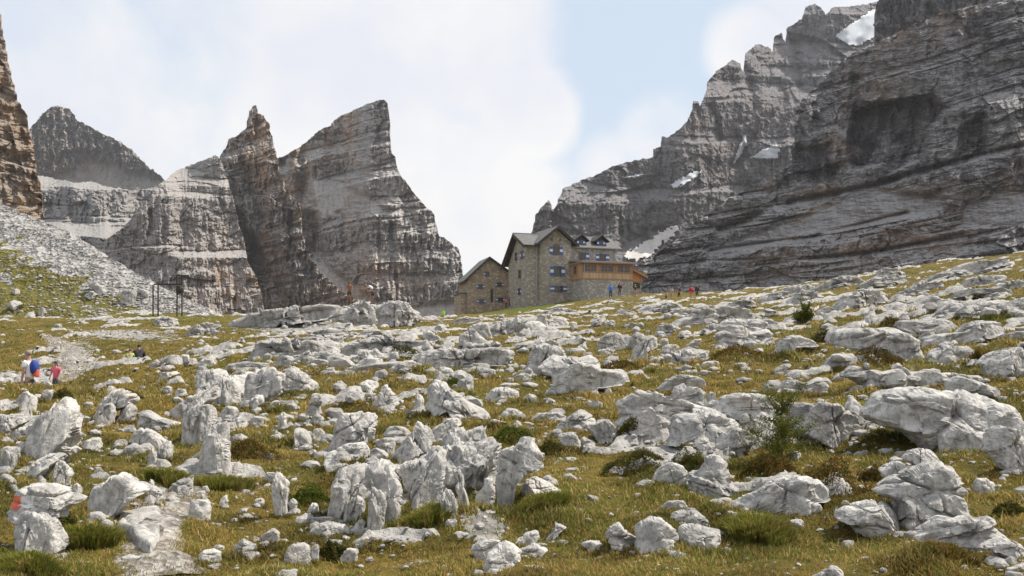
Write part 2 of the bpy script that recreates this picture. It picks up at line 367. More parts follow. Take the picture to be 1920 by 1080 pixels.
M_rock = mat_limestone('limestone'); M_rockfar = mat_limestone('limestone_far', (.475, .452, .42), (.205, .199, .19), .35)
def mat_gravel():
    m, nt, bs = mat_new('gravel'); ge = N(nt, 'ShaderNodeNewGeometry'); v = ge.outputs['Position']
    vo = N(nt, 'ShaderNodeTexVoronoi'); setin(vo, Scale=17.0); L(nt, v, vo.inputs['Vector']); vo2 = N(nt, 'ShaderNodeTexVoronoi'); setin(vo2, Scale=6.0); L(nt, v, vo2.inputs['Vector'])
    g = N(nt, 'ShaderNodeSeparateColor'); L(nt, vo.outputs['Color'], g.inputs[0]); g2 = N(nt, 'ShaderNodeSeparateColor'); L(nt, vo2.outputs['Color'], g2.inputs[0])
    k = math2(nt, 'ADD', math2(nt, 'MULTIPLY', g.outputs[0], .5), math2(nt, 'MULTIPLY', g2.outputs[0], .5)); n = noise(nt, v, 2.5, 5, .65)
    c = ramp(nt, k, [(.1, (.10, .085, .07)), (.5, (.25, .225, .20)), (.9, (.42, .395, .36))]); c = mixc(nt, mrange(nt, n, .5, .62, 0, .8), c, (.13, .105, .05))
    L(nt, c, bs.inputs['Base Color']); setin(bs, Roughness=.95); bump(nt, bs, math2(nt, 'ADD', vo.outputs['Distance'], vo2.outputs['Distance']), .8, .05); return m
M_gravel = mat_gravel()
M_stones = mat_limestone('loose_limestone', (.46, .44, .41), (.26, .25, .24), 1.2)
M_ground = mat_ground(); M_scree = mat_scree(); M_grass = mat_leaf('grass_blades', .42); M_leaf = mat_leaf('leaves', .3)
# ------------------------------------------------------------------ terrain of the meadow
CTRL = []
def _col(x, pts):
    for py, d in pts: CTRL.append((x, py, d))
_col(-260, [(1080, 6.6), (900, 10.5), (800, 15), (740, 22), (705, 36), (660, 55), (600, 88), (575, 115), (570, 150)])
_col(60, [(1080, 6.8), (1000, 8.1), (900, 10.8), (820, 15), (758, 20), (727, 24.5), (768, 30), (735, 37), (705, 44), (665, 57), (635, 70), (612, 88), (600, 105), (596, 130)])
_col(250, [(1080, 7), (1000, 8.3), (900, 10.8), (800, 16), (745, 23), (708, 34), (692, 42), (655, 58), (625, 75), (603, 94), (592, 108), (592, 130)])
_col(450, [(1080, 7.2), (1000, 8.6), (900, 11), (800, 16), (740, 22), (700, 30), (670, 42), (640, 58), (616, 78), (598, 97), (592, 112), (600, 150)])
_col(700, [(1080, 7.2), (1000, 8.6), (900, 11), (800, 15.5), (740, 21), (700, 28), (660, 40), (632, 60), (614, 82), (600, 105), (598, 135), (600, 190)])
_col(960, [(1080, 7), (1000, 8.4), (900, 10.8), (800, 15.5), (700, 27), (650, 42), (620, 64), (602, 95), (588, 150), (580, 190), (580, 215)])
_col(1200, [(1080, 7), (1000, 8.3), (900, 10.5), (800, 14.8), (700, 25), (640, 42), (600, 70), (577, 110), (562, 145), (553, 188), (553, 215)])
_col(1450, [(1080, 6.8), (1000, 8), (900, 10.1), (800, 13.9), (700, 22), (640, 34), (600, 53), (570, 85), (546, 130), (540, 150), (548, 190)])
_col(1700, [(1080, 6.6), (900, 9.5), (800, 12.5), (700, 18.3), (640, 25.5), (580, 42), (540, 72), (512, 110), (502, 135), (510, 180)])
_col(1920, [(1080, 6.5), (900, 9.2), (800, 11.8), (700, 16.7), (600, 28), (540, 48), (500, 85), (475, 130), (488, 180)])
_col(2250, [(1080, 6.3), (900, 8.8), (800, 11), (700, 15), (600, 24), (520, 45), (460, 85), (430, 130), (445, 180)])
for _x in (-260, 250, 700, 1200, 1700, 2250):
    CTRL += [(_x, 640, 420), (_x, 690, 1200), (_x, 705, 5000), (_x, 1330, 4.0)]
CT = np.array(CTRL); _A = np.stack([(CT[:, 0] - 960) / F * 3.2, np.log(CT[:, 2])], 1); _B = CT[:, 1]
def _ker(r2): return 0.5 * r2 * np.log(r2 + 1e-9)
_n = len(_A); _K = _ker(((_A[:, None] - _A[None]) ** 2).sum(-1)) + 2e-4 * np.eye(_n)
_Pm = np.c_[np.ones(_n), _A]; _M = np.block([[_K, _Pm], [_Pm.T, np.zeros((3, 3))]])
_w = np.linalg.solve(_M, np.r_[_B, 0, 0, 0])
def prow(u, ld):
    sh = np.shape(u); q = np.stack([np.ravel(u) * 3.2, np.ravel(ld)], 1); out = np.empty(len(q))
    for k in range(0, len(q), 40000):
        c = q[k:k + 40000]; out[k:k + 40000] = _ker(((c[:, None] - _A[None]) ** 2).sum(-1)) @ _w[:_n] + np.c_[np.ones(len(c)), c] @ _w[_n:]
    return out.reshape(sh)
BEDS = [(500, 27, 330, .50, .27), (820, 46, 360, .5, .19), (1650, 70, 380, .6, .15), (1250, 105, 320, .4, .16), (540, 85, 200, .35, .19), (720, 11.5, 230, .18, .15), (1380, 14, 260, .2, .14), (150, 90, 200, .3, .13), (1500, 38, 420, .4, .12), (60, 16, 160, .35, .15)]
def rockmask(x, y):
    """where bedrock breaks through the turf (0..1), in bands that climb to the right"""
    x = np.asarray(x, float); sh = x.shape; x = x.ravel(); y = np.asarray(y, float).ravel(); px = 960 + x / y * F; ld = np.log(y)
    xr = x * .95 + y * .30; yr = y * .95 - x * .30; z0 = np.zeros_like(x); t = sstep(12, 34, y)
    n = fbm(v3(xr / 2.1, yr / 1.2, z0 + 8.2), 4, .55) * (1 - t) + fbm(v3(xr / 6.0, yr / 3.6, z0 + 3.7), 5, .58) * t
    b = np.full_like(x, -.36)
    for cx, d, sx, sl, w in BEDS: b = np.maximum(b, -.36 + w * np.exp(-((px - cx) / sx) ** 2 - ((ld - math.log(d)) / sl) ** 2))
    b = b - .17 * sstep(26, 75, y) - .085
    m = sstep(.0, .13, n + b) * sstep(6, 9, y) * (1 - sstep(150, 170, y)); path = np.exp(-((px - 290) / 60) ** 2) * (1 - sstep(9, 13, y))
    return (m * (1 - path)).reshape(sh)
def bedrock(x, y, m):
    sh = x.shape; xf, yf = x.ravel(), y.ravel(); t = sstep(12, 40, yf); k = 1 + 1.6 * t; xr = xf * .95 + yf * .30; yr = yf * .95 - xf * .30
    b1 = blocks(xr / k, yr / k, .62, .34, 5) + .5; b2 = blocks(xr / k, yr / k, .24, .17, 6); nz = fbm(v3(xf / k / .7, yf / k / .7, 0 * xf + 4), 4, .55)
    h = (.05 + .15 * b1 + .06 * b2 + .07 * nz) * (.85 + .9 * t)
    return m * h.reshape(sh)
def gnoise(x, y):
    x = np.asarray(x, float); y = np.asarray(y, float) + 0 * x; sh = x.shape; x = x.ravel(); y = y.ravel(); z0 = np.zeros_like(x)
    bed = bedrock(x, y, rockmask(x, y))
    near = fbm(v3(x / 1.5, y / 1.5, z0), 4, .5) * .105
    far = fbm(v3(x / 9., y / 9., z0 + 5), 3, .5) * .26 * sstep(14, 60, y)
    hum = np.maximum(0, pn(v3(x / .8, y / .8, z0 + 9.5))) * .19 * (1 - sstep(25, 60, y))
    return ((near + far + hum) * sstep(3, 7, y) + bed).reshape(sh)
def ground_z(x, y):
    x = np.asarray(x, float); y = np.asarray(y, float)
    return (YH - prow(x / y, np.log(y))) / F * y + gnoise(x, y)
_LD = np.linspace(math.log(5.6), math.log(230), 420)
def ground_hit(px, py):
    """distance at which the sight line through a photo pixel first meets the meadow"""
    u = (px - 960) / F; y = np.exp(_LD); r = YH - ground_z(u * y, y) / y * F
    k = np.nonzero(r <= py)[0]
    if len(k) == 0: return float(y[np.argmin(r)])
    k = k[0]
    if k == 0: return float(y[0])
    t = (r[k - 1] - py) / max(1e-6, r[k - 1] - r[k]); return float(np.exp(_LD[k - 1] + t * (_LD[k] - _LD[k - 1])))
# table for many lookups at once
_TU = np.linspace(-.80, .80, 321); _ty = np.exp(_LD)
_TR = YH - ground_z(_TU[:, None] * _ty[None], np.broadcast_to(_ty[None], (321, 420))) / _ty[None] * F
_TRm = np.minimum.accumulate(_TR, axis=1)
def hits(px, py):
    u = (px - 960) / F; ci = np.clip(np.round((u + .8) / 1.6 * 320).astype(int), 0, 320); d = np.empty(len(px))
    for c in np.unique(ci):
        m = ci == c; d[m] = np.exp(np.interp(-py[m], -_TRm[c], _LD))
    return d

STONY = [(60, 880, 1010, 70, 40), (285, 1020, 60, 55), (270, 1075, 90, 30), (150, 668, 60, 40), (320, 930, 60, 20), (700, 1010, 80, 18), (880, 1000, 60, 25)]
STONY = [(905, 985, 45, 55), (290, 1010, 45, 90), (140, 672, 42, 38), (330, 940, 50, 20), (705, 1012, 70, 14), (235, 628, 110, 9), (560, 612, 120, 16)]
def ground_mesh():
    us = np.linspace(-.85, .85, 820); ls = np.r_[np.linspace(math.log(3.2), math.log(230), 1150), np.linspace(math.log(240), math.log(2600), 40)]
    U, Ld = np.meshgrid(us, ls); Y = np.exp(Ld); X = U * Y
    R = prow(U, Ld); Z = (YH - R) / F * Y + gnoise(X, Y)
    px = 960 + U * F; col = np.zeros((U.size, 3), np.float32); st = np.zeros(U.shape)
    for cx, cy, rx, ry in STONY: st = np.maximum(st, np.exp(-((px - cx) / rx) ** 2 - ((R - cy) / ry) ** 2) * .85)
    n = fbm(v3(X.ravel() / 11, Y.ravel() / 11, np.zeros(U.size) + 3.3), 3).reshape(U.shape)
    st = np.maximum(st, (.06 + .30 * np.clip(n * 2.2, -1, 1)) * sstep(30, 90, Y))
    st = np.maximum(st, .12)
    gr = np.exp(-((px - 1000) / 70) ** 2 - ((Y - 178) / 22) ** 2) * .9
    gr = np.maximum(gr, np.exp(-((px - 340) / 120) ** 2 - ((Y - 100) / 14) ** 2) * .3)
    col[:, 0] = st.ravel() * (1 - gr.ravel()); col[:, 1] = gr.ravel(); col[:, 2] = rockmask(X, Y).ravel()
    g = mesh_np('ground', v3(X.ravel(), Y.ravel(), Z.ravel()), grid_faces(*U.shape), M_ground, col=col)
    tag(g, 'rough alpine meadow of ochre turf and limestone rising towards the hut', 'ground', kind='structure')
ground_mesh()

def path_strip(name, pts, mat, label):
    """stony footpath draped over the meadow; pts are (px, py, half width in metres)"""
    P0 = []
    for px, py, hw in pts:
        d = ground_hit(px, py); P0.append(((px - 960) / F * d, d, hw))
    P0 = np.array(P0); t = np.r_[0, np.cumsum(np.hypot(np.diff(P0[:, 0]), np.diff(P0[:, 1])))]
    s = np.arange(0, t[-1], .06 if t[-1] < 12 else .2); C = np.stack([np.interp(s, t, P0[:, k]) for k in range(3)], 1)
    T = np.gradient(C[:, :2], axis=0); T /= np.linalg.norm(T, axis=1)[:, None]; Nn = np.stack([T[:, 1], -T[:, 0]], 1)
    w = np.linspace(-1, 1, 17); ed = 1 + .35 * fbm(v3(s * 1.7, 0 * s, 0 * s + 2), 3)
    ed2 = 1 + .35 * fbm(v3(s * 1.7, 0 * s, 0 * s + 8), 3)
    e = np.where(w[None] < 0, ed[:, None], ed2[:, None]) * C[:, 2:3] * w[None]
    X = C[:, 0:1] + Nn[:, 0:1] * e; Y = C[:, 1:2] + Nn[:, 1:2] * e
    Z = ground_z(X, Y) + .03 * (1 - np.abs(w[None]) ** 3) - .012 + .02 * np.abs(pn(v3((X * 7).ravel(), (Y * 7).ravel(), 0 * X.ravel()))).reshape(X.shape)
    o = mesh_np(name, v3(X.ravel(), Y.ravel(), Z.ravel()), grid_faces(*X.shape, flip=True), mat); tag(o, label, 'path', kind='structure')

# ------------------------------------------------------------------ mountains: relief with ledges, fissures and its own distance
def polymask(px, py, poly, soft):
    q = np.array(poly, float); n = len(q); ins = np.zeros(px.shape, bool); dm = np.full(px.shape, 1e9)
    for i in range(n):
        a, b = q[i], q[(i + 1) % n]
        c = ((a[1] > py) != (b[1] > py)) & (px < (b[0] - a[0]) * (py - a[1]) / (b[1] - a[1] + 1e-12) + a[0]); ins ^= c
        ab = b - a; t = np.clip(((px - a[0]) * ab[0] + (py - a[1]) * ab[1]) / (ab @ ab + 1e-9), 0, 1)
        dm = np.minimum(dm, np.hypot(px - a[0] - t * ab[0], py - a[1] - t * ab[1]))
    return sstep(-soft, soft, np.where(ins, dm, -dm))
def linemask(px, py, pts, w):
    dm = np.full(px.shape, 1e9); pts = np.array(pts, float)
    for a, b in zip(pts[:-1], pts[1:]):
        ab = b - a; t = np.clip(((px - a[0]) * ab[0] + (py - a[1]) * ab[1]) / (ab @ ab + 1e-9), 0, 1)
        dm = np.minimum(dm, np.hypot(px - a[0] - t * ab[0], py - a[1] - t * ab[1]))
    return np.exp(-(dm / w) ** 2)
MTN = {}
def mountain(name, label, sky, base, dbase, kprof, mat, step=1.0, strata=(14., .10), tilt=0., fis=1., amp=1., jag=2.5, scree=(), feats=(), seed=0, cat='mountain', back=.9, ledge=(.12, 2.4), col=None, flat=False, bkamp=.85, vprof=((0, 0),)):
    """sky, base: photo rows of the crest and the foot; dbase: distance of the foot; kprof: (row, run per rise)"""
    sky = np.array(sky, float); base = np.array(base, float); dbase = np.array(dbase, float); kprof = np.array(kprof, float)
    x0, x1 = sky[0, 0], sky[-1, 0]; nc = int((x1 - x0) / step) + 1; px1 = np.linspace(x0, x1, nc)
    top = np.interp(px1, sky[:, 0], sky[:, 1]); bot = np.interp(px1, base[:, 0], base[:, 1]); db = np.interp(px1, dbase[:, 0], dbase[:, 1])
    jn = fbm(v3(px1 / 11, 0 * px1 + seed, 0 * px1), 4, .6) * jag; jn2 = np.round(fbm(v3(px1 / 23, 0 * px1 + seed + 4, 0 * px1), 2) * 3) / 3 * jag * .9
    top = np.minimum(top + jn + jn2, bot - 2)
    nr = int(np.ceil(np.max(bot - top) / step)) + 1
    PX = np.broadcast_to(px1[None], (nr, nc)); PY = np.maximum(bot[None] - np.arange(nr)[:, None] * step, top[None])
    mpp = db[None] / F; H = (YH - PY) * mpp; Xm = (PX - 960) * mpp
    sp, thr = strata
    PXs = PX + jag * (1.1 * fbm(v3((PY / 13).ravel(), (PX / 45).ravel(), np.full(PX.size, seed + .7)), 3, .6).reshape(PX.shape) + 1.0 * hsh(np.floor(PY / 9 + pn(v3((PX / 30).ravel(), (PY / 30).ravel(), np.zeros(PX.size))).reshape(PX.shape)), np.full(PX.shape, seed * 5))) * sstep(0, 30, bot[None] - PY)
    s = H + tilt * Xm; sd = seed * 7.7
    warp = fbm(v3(Xm.ravel() / (sp * 11), H.ravel() / (sp * 9), np.full(H.size, sd)), 3).reshape(H.shape) * sp * .55
    a = fbm(v3(((s + warp) / sp).ravel(), (Xm / (sp * 14)).ravel(), np.full(H.size, sd + 3)), 3, .6).reshape(H.shape)
    a2 = fbm(v3(((s + warp * .7) / (sp * .3)).ravel(), (Xm / (sp * 7)).ravel(), np.full(H.size, sd + 8)), 2, .6).reshape(H.shape); a = a + .35 * a2
    wgt = ledge[0] + (ledge[1] - ledge[0]) * sstep(thr - .1, thr + .22, a)
    sm = np.zeros(H.shape)
    for q in scree: sm = np.maximum(sm, polymask(PX + jag * 0, PY, q, 7))
    kk = np.interp(PY, kprof[:, 0], kprof[:, 1])
    wm = wgt.mean(); vp = np.array(vprof, float); vv = np.interp(PY, vp[:, 0], vp[:, 1]) * (1 - sm); wgt = wgt * (1 - vv) + wm * vv
    c = kk * (wgt / wm * (1 - sm) + np.maximum(1.0, 1.5 / np.maximum(kk, .3) * .9) * sm)
    dH = -np.diff(PY, axis=0, prepend=PY[:1]) * mpp
    D = db[None] + np.cumsum(c * dH, axis=0)
    # relief: buttresses, vertical fissures, ledge edges
    steep = (1 - sstep(thr - .1, thr + .2, a)) * (1 - .9 * sm)
    z = np.full(H.size, sd)
    h = H.ravel(); x = Xm.ravel()
    but = fbm(v3(x / 26, h / 60, z), 3, .5).reshape(H.shape)
    fi = ridged(v3(x / 9, h / 38, z + 2), 4, .55).reshape(H.shape)
    fi = fi * .75 + .6 * ridged(v3(x / 3.6, h / 17, z + 12), 3, .55).reshape(H.shape) - .3
    blk = fbm(v3(x / 4.5, h / 3.2, z + 6), 4, .6).reshape(H.shape)
    sb = np.clip(sp / 10., .55, 2.2); xw = x + h * .12
    bk = (blocks(xw, h, 24 * sb, 17 * sb, sd + 1) * 6.5 * sb + blocks(xw, h, 8.5 * sb, 6.5 * sb, sd + 2) * 3.3 * sb + blocks(xw, h, 3.1 * sb, 2.3 * sb, sd + 3) * 1.7 * sb + blocks(xw, h, 1.3 * sb, 1.1 * sb, sd + 4) * .7 * sb).reshape(H.shape)
    D = D - amp * (4.0 * but * (1 - .8 * sm) + fis * 2.4 * fi * (.25 + .75 * np.maximum(steep, vv)) * (1 + .9 * vv) + .9 * blk * (1 - .75 * sm)) - bkamp * bk * (1 - .93 * sm)
    for ft in feats:
        if ft[0] == 'line': D = D + ft[3] * linemask(PX + 5 * but, PY, ft[1], ft[2])
        else: D = D + ft[3] * polymask(PX + 22 * but, PY + 14 * but + 6 * blk, ft[1], ft[2])
    X = (PXs - 960) / F * D; Z = (YH - PY) / F * D
    V = [v3(X.ravel(), D.ravel(), Z.ravel())]
    # the far side, falling away behind the crest
    tx, ty, tz = X[-1], D[-1], Z[-1]; hh = np.max(H[-1]) - np.min(H[0]) + 20
    for k in range(1, 9):
        e = k / 8; g = 1 + (back * hh * e) / ty; V.append(v3(tx * g, ty * g, tz * g - hh * e ** 1.3 - .6 * k))
    cc = None
    if col is not None: cc = np.vstack([col(PX, PY).reshape(-1, 3), np.zeros((8 * nc, 3))])
    o = mesh_np(name, np.vstack(V), grid_faces(nr + 8, nc), mat, col=cc, smooth=not flat)
    tag(o, label, cat, kind='structure')
    MTN[name] = (px1, bot, top, D, nr, step)
    return o
def mdepth(name, px, py):
    px1, bot, top, D, nr, step = MTN[name]; px = np.atleast_1d(np.asarray(px, float)); py = np.atleast_1d(np.asarray(py, float))
    c = np.clip((px - px1[0]) / (px1[-1] - px1[0]) * (len(px1) - 1), 0, len(px1) - 1.001); ci = c.astype(int)
    t = np.clip((bot[ci] - np.maximum(py, top[ci])) / step, 0, nr - 1.001); ri = t.astype(int); fr = t - ri
    return D[ri, ci] * (1 - fr) + D[ri + 1, ci] * fr

Mm_gold = mat_mountain('cliff_golden', (.24, .195, .155), (.34, .305, .27), (.40, .23, .12), .36, .54, 1.6, .7)
Mm_far = mat_mountain('cliff_far', (.25, .22, .20), (.29, .275, .265), (.30, .21, .15), .42, .58, .55, .35)
Mm_pav = mat_mountain('pale_pavement', (.27, .253, .24), (.33, .313, .297), (.30, .23, .17), .55, .7, .7, .3)
Mm_mid = mat_mountain('cliff_banded', (.265, .242, .226), (.36, .338, .318), (.43, .27, .16), .47, .61, 1.0, .5)
Mm_fin = mat_mountain('cliff_fin', (.30, .278, .262), (.46, .435, .41), (.42, .28, .18), .51, .65, .85, .5)
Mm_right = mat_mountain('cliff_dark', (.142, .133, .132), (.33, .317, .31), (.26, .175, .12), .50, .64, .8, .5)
Mm_ridge = mat_mountain('cliff_ridge', (.175, .163, .163), (.235, .222, .222), (.22, .165, .13), .56, .72, .6, .6)

mountain('far_cliff', 'distant brown rock wall with a grey talus apron on the left skyline',
         [(40, 262), (62, 236), (80, 212), (105, 197), (128, 206), (150, 226), (172, 240), (210, 258), (240, 275), (265, 300), (285, 318), (310, 334), (330, 345)],
         [(40, 380), (330, 372)], [(40, 1500), (330, 1560)], [(380, 2.4), (325, 2.2), (308, 1.6), (298, .25), (200, .18)], Mm_far, 1.0, (40, .18), .1, 1.6, 2.2, 3,
         scree=[[(60, 335), (130, 318), (160, 298), (200, 305), (250, 325), (300, 332), (330, 350), (330, 380), (60, 380)]], vprof=((190, .9), (380, .9)), seed=1)
mountain('limestone_pavement', 'pale terraced limestone shelf between the left scree and the far brown wall',
         [(20, 325), (80, 330), (110, 336), (140, 343), (170, 340), (200, 350), (250, 358), (290, 352), (320, 350), (360, 350)],
         [(20, 520), (360, 520)], [(20, 640), (360, 620)], [(520, 2.2), (330, 4.0)], Mm_pav, 1.0, (7, .1), .05, 1.0, 1.6, 2, bkamp=1.6, seed=2, ledge=(.25, 2.2))
mountain('shark_fin_peak', 'pale layered peak with a sharp fin summit standing left of the hut',
         [(500, 330), (522, 296), (560, 276), (598, 246), (618, 236), (626, 224), (660, 208), (700, 190), (720, 186), (727, 192), (731, 250), (733, 286), (744, 300), (747, 322), (764, 346), (790, 378), (814, 402), (822, 440), (845, 455), (860, 465), (866, 492), (872, 540), (874, 585)],
         [(500, 605), (700, 612), (874, 606)], [(500, 740), (700, 690), (874, 680)], [(600, 1.0), (540, .5), (420, .42), (385, 1.9), (318, 1.9), (300, .55), (190, .6)], Mm_fin, .9, (11, .06), -.10, 1.3, 1.25, 2.2,
         scree=[[(560, 330), (640, 345), (700, 372), (720, 390), (640, 410), (570, 385)], [(555, 470), (590, 480), (660, 530), (690, 560), (640, 600), (560, 560)], [(770, 575), (870, 560), (876, 610), (740, 612)]],
         feats=[('line', [(588, 405), (590, 470)], 10, 14), ('line', [(640, 400), (648, 470)], 7, 8), ('line', [(735, 420), (742, 540)], 6, 8), ('poly', [(500, 300), (556, 300), (590, 400), (590, 480), (500, 500)], 14, 30)], vprof=((400, .05), (440, .6), (620, .6)), seed=3)
mountain('rock_pinnacle', 'brown rock tower with a knob summit beside a dark chasm',
         [(408, 330), (414, 292), (430, 262), (448, 250), (461, 243), (466, 214), (472, 198), (478, 197), (484, 212), (495, 216), (504, 232), (509, 255), (518, 285), (522, 318), (532, 342), (545, 368), (562, 380), (566, 430), (572, 465), (600, 510), (640, 545), (690, 570)],
         [(408, 612), (690, 612)], [(408, 640), (560, 620), (690, 600)], [(600, .6), (520, .35), (300, .22)], Mm_mid, .8, (12, .2), -.2, 1.3, 1.15, 2.4,
         feats=[('poly', [(405, 330), (440, 400), (470, 470), (492, 600), (404, 610)], 20, 55), ('line', [(455, 300), (470, 360), (490, 420)], 9, 8), ('line', [(545, 400), (552, 470)], 7, 9)], vprof=((190, .5), (620, .6)), seed=4)
mountain('rounded_buttress', 'rounded banded cliff with orange lower wall left of the pinnacle',
         [(150, 470), (186, 458), (225, 432), (262, 390), (300, 345), (330, 320), (372, 304), (400, 292), (414, 297), (424, 330), (438, 378), (448, 420), (458, 452), (466, 490), (482, 525), (492, 560), (496, 590)],
         [(150, 610), (496, 616)], [(150, 540), (300, 515), (496, 505)], [(610, .12), (505, .10), (492, 1.2), (448, 1.1), (440, .45), (360, .5), (330, 1.1), (290, 1.4)], Mm_mid, .8, (8, .15), .06, .9, 1.0, 1.8,
         feats=[('poly', [(330, 330), (420, 340), (440, 450), (330, 460)], 20, 4), ('line', [(285, 395), (282, 440)], 5, 5)], vprof=((290, .3), (340, .45), (430, .45), (450, .2), (500, .2), (510, .7)), seed=5)
mountain('left_cliff', 'sunlit orange cliff cut by the left edge of the photo',
         [(-320, -260), (-60, -120), (0, 28), (6, 60), (12, 100), (18, 128), (24, 150), (34, 190), (48, 210), (56, 250), (66, 300), (74, 345), (80, 382), (82, 410)],
         [(-320, 470), (82, 470)], [(-320, 300), (0, 300), (82, 312)], [(470, .2), (0, .14)], Mm_gold, .9, (10, .3), .1, 1.2, .7, 3, vprof=((-300, .9), (500, .9)), seed=6)

def _screecol(PX, PY):
    g = np.zeros(PX.shape + (3,)); top = np.interp(PX, [0, 420], [380, 590])
    g[..., 0] = np.clip(sstep(40, 110, PY - top) * sstep(330, 200, PX) * .62 + .25, 0, 1) * sstep(-10, 60, PY - top); return g
mountain('scree_slope', 'pale scree slope with grass streaks descending from the left cliff',
         [(-320, 235), (0, 380), (60, 406), (140, 440), (200, 478), (270, 520), (340, 556), (400, 582), (440, 596)],
         [(-320, 660), (0, 630), (100, 620), (250, 606), (440, 606)], [(-320, 112), (0, 112), (250, 116), (440, 116)], [(640, 2.2), (380, 2.2)], M_scree, 1.0, (3., .3), .3, .15, .07, 1.5, seed=7, cat='scree', bkamp=.05, ledge=(.8, 1.3), col=_screecol)
mountain('far_ridge', 'long dark ridge with pinnacled skyline behind the hut',
         [(985, 480), (997, 430), (1006, 401), (1018, 386), (1029, 377), (1035, 392), (1040, 390), (1046, 372), (1055, 355), (1075, 344), (1109, 332), (1149, 312), (1189, 301), (1223, 295), (1225, 281), (1238, 274), (1241, 256), (1258, 255), (1272, 244), (1290, 225), (1296, 213), (1299, 190), (1309, 190), (1312, 200), (1321, 178), (1327, 155), (1341, 135), (1352, 128), (1361, 121), (1373, 111), (1388, 119), (1394, 140), (1397, 99), (1418, 84), (1440, 86), (1447, 98), (1453, 66), (1464, 61), (1473, 80), (1476, 54), (1490, 42), (1504, 37), (1510, 12), (1527, 7), (1542, 17), (1549, 28), (1560, 14), (1602, 11), (1648, 3), (1700, -40)],
         [(985, 600), (1250, 560), (1700, 420)], [(985, 860), (1250, 880), (1700, 960)], [(600, .5), (430, .55), (400, 1.1), (335, 1.1), (322, .6), (0, .75)], Mm_ridge, 1.0, (20, .16), -.05, 1.1, 1.3, 2,
         scree=[[(1150, 478), (1215, 430), (1275, 420), (1240, 480), (1180, 500)]],
         feats=[('line', [(1205, 430), (1215, 470)], 6, 10), ('line', [(1160, 400), (1163, 440)], 5, 8), ('line', [(1470, 190), (1400, 280), (1380, 310)], 10, 12), ('line', [(1330, 200), (1345, 260)], 9, 12), ('line', [(1400, 130), (1420, 200)], 9, 12), ('line', [(1490, 80), (1500, 160)], 9, 14)], vprof=((0, .2), (600, .25)), seed=8)
mountain('upper_wall', 'upper brown rock walls rising out of the top right corner',
         [(1640, 30), (1650, -10), (1700, -140), (1850, -190), (2200, -260), (2500, -300)], [(1640, 200), (2500, 260)], [(1640, 640), (2500, 560)], [(200, .3), (-200, .2)], Mm_ridge, 1.3, (16, .3), .1, 1.6, 1.6, 3,
         feats=[('line', [(1705, -100), (1690, 60)], 18, 8)], vprof=((-300, .8), (300, .8)), seed=9)
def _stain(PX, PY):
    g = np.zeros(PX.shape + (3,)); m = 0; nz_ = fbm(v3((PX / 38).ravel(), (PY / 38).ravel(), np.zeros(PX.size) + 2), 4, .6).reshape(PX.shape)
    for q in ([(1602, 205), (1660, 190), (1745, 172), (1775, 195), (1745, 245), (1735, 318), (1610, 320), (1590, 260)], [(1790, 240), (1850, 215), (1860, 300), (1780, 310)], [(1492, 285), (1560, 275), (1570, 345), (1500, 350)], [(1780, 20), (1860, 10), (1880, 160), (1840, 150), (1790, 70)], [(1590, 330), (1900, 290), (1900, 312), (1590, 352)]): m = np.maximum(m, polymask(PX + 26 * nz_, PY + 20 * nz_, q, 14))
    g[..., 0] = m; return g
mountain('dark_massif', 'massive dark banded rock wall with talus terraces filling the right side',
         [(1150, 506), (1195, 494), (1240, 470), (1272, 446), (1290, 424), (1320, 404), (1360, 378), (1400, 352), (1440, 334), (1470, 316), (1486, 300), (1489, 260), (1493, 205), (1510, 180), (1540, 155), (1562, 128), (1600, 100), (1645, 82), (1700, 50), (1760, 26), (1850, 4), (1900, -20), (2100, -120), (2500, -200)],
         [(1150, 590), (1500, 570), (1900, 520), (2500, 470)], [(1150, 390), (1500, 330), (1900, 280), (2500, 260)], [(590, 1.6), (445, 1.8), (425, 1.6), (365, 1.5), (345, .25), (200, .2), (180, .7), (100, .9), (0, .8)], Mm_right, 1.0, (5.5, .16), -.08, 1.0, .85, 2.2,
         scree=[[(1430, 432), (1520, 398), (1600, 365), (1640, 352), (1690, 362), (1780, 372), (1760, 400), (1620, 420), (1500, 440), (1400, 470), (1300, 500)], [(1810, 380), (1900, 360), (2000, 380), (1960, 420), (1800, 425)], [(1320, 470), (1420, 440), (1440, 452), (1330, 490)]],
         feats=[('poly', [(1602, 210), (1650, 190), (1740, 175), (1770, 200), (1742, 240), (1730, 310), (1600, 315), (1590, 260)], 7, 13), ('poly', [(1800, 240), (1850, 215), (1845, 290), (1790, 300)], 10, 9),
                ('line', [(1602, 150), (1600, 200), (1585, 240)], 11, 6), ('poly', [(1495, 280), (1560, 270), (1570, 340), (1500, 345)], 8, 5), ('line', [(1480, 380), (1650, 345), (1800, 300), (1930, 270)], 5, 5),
                ('line', [(1330, 470), (1520, 445), (1700, 400)], 4, 3), ('line', [(1420, 498), (1660, 470), (1800, 440)], 4, 2.5), ('line', [(1350, 430), (1420, 405)], 9, 7)], vprof=((0, .35), (170, .4), (200, .9), (340, .9), (365, .45), (600, .45)), ledge=(.3, 2.0), col=_stain, seed=10)

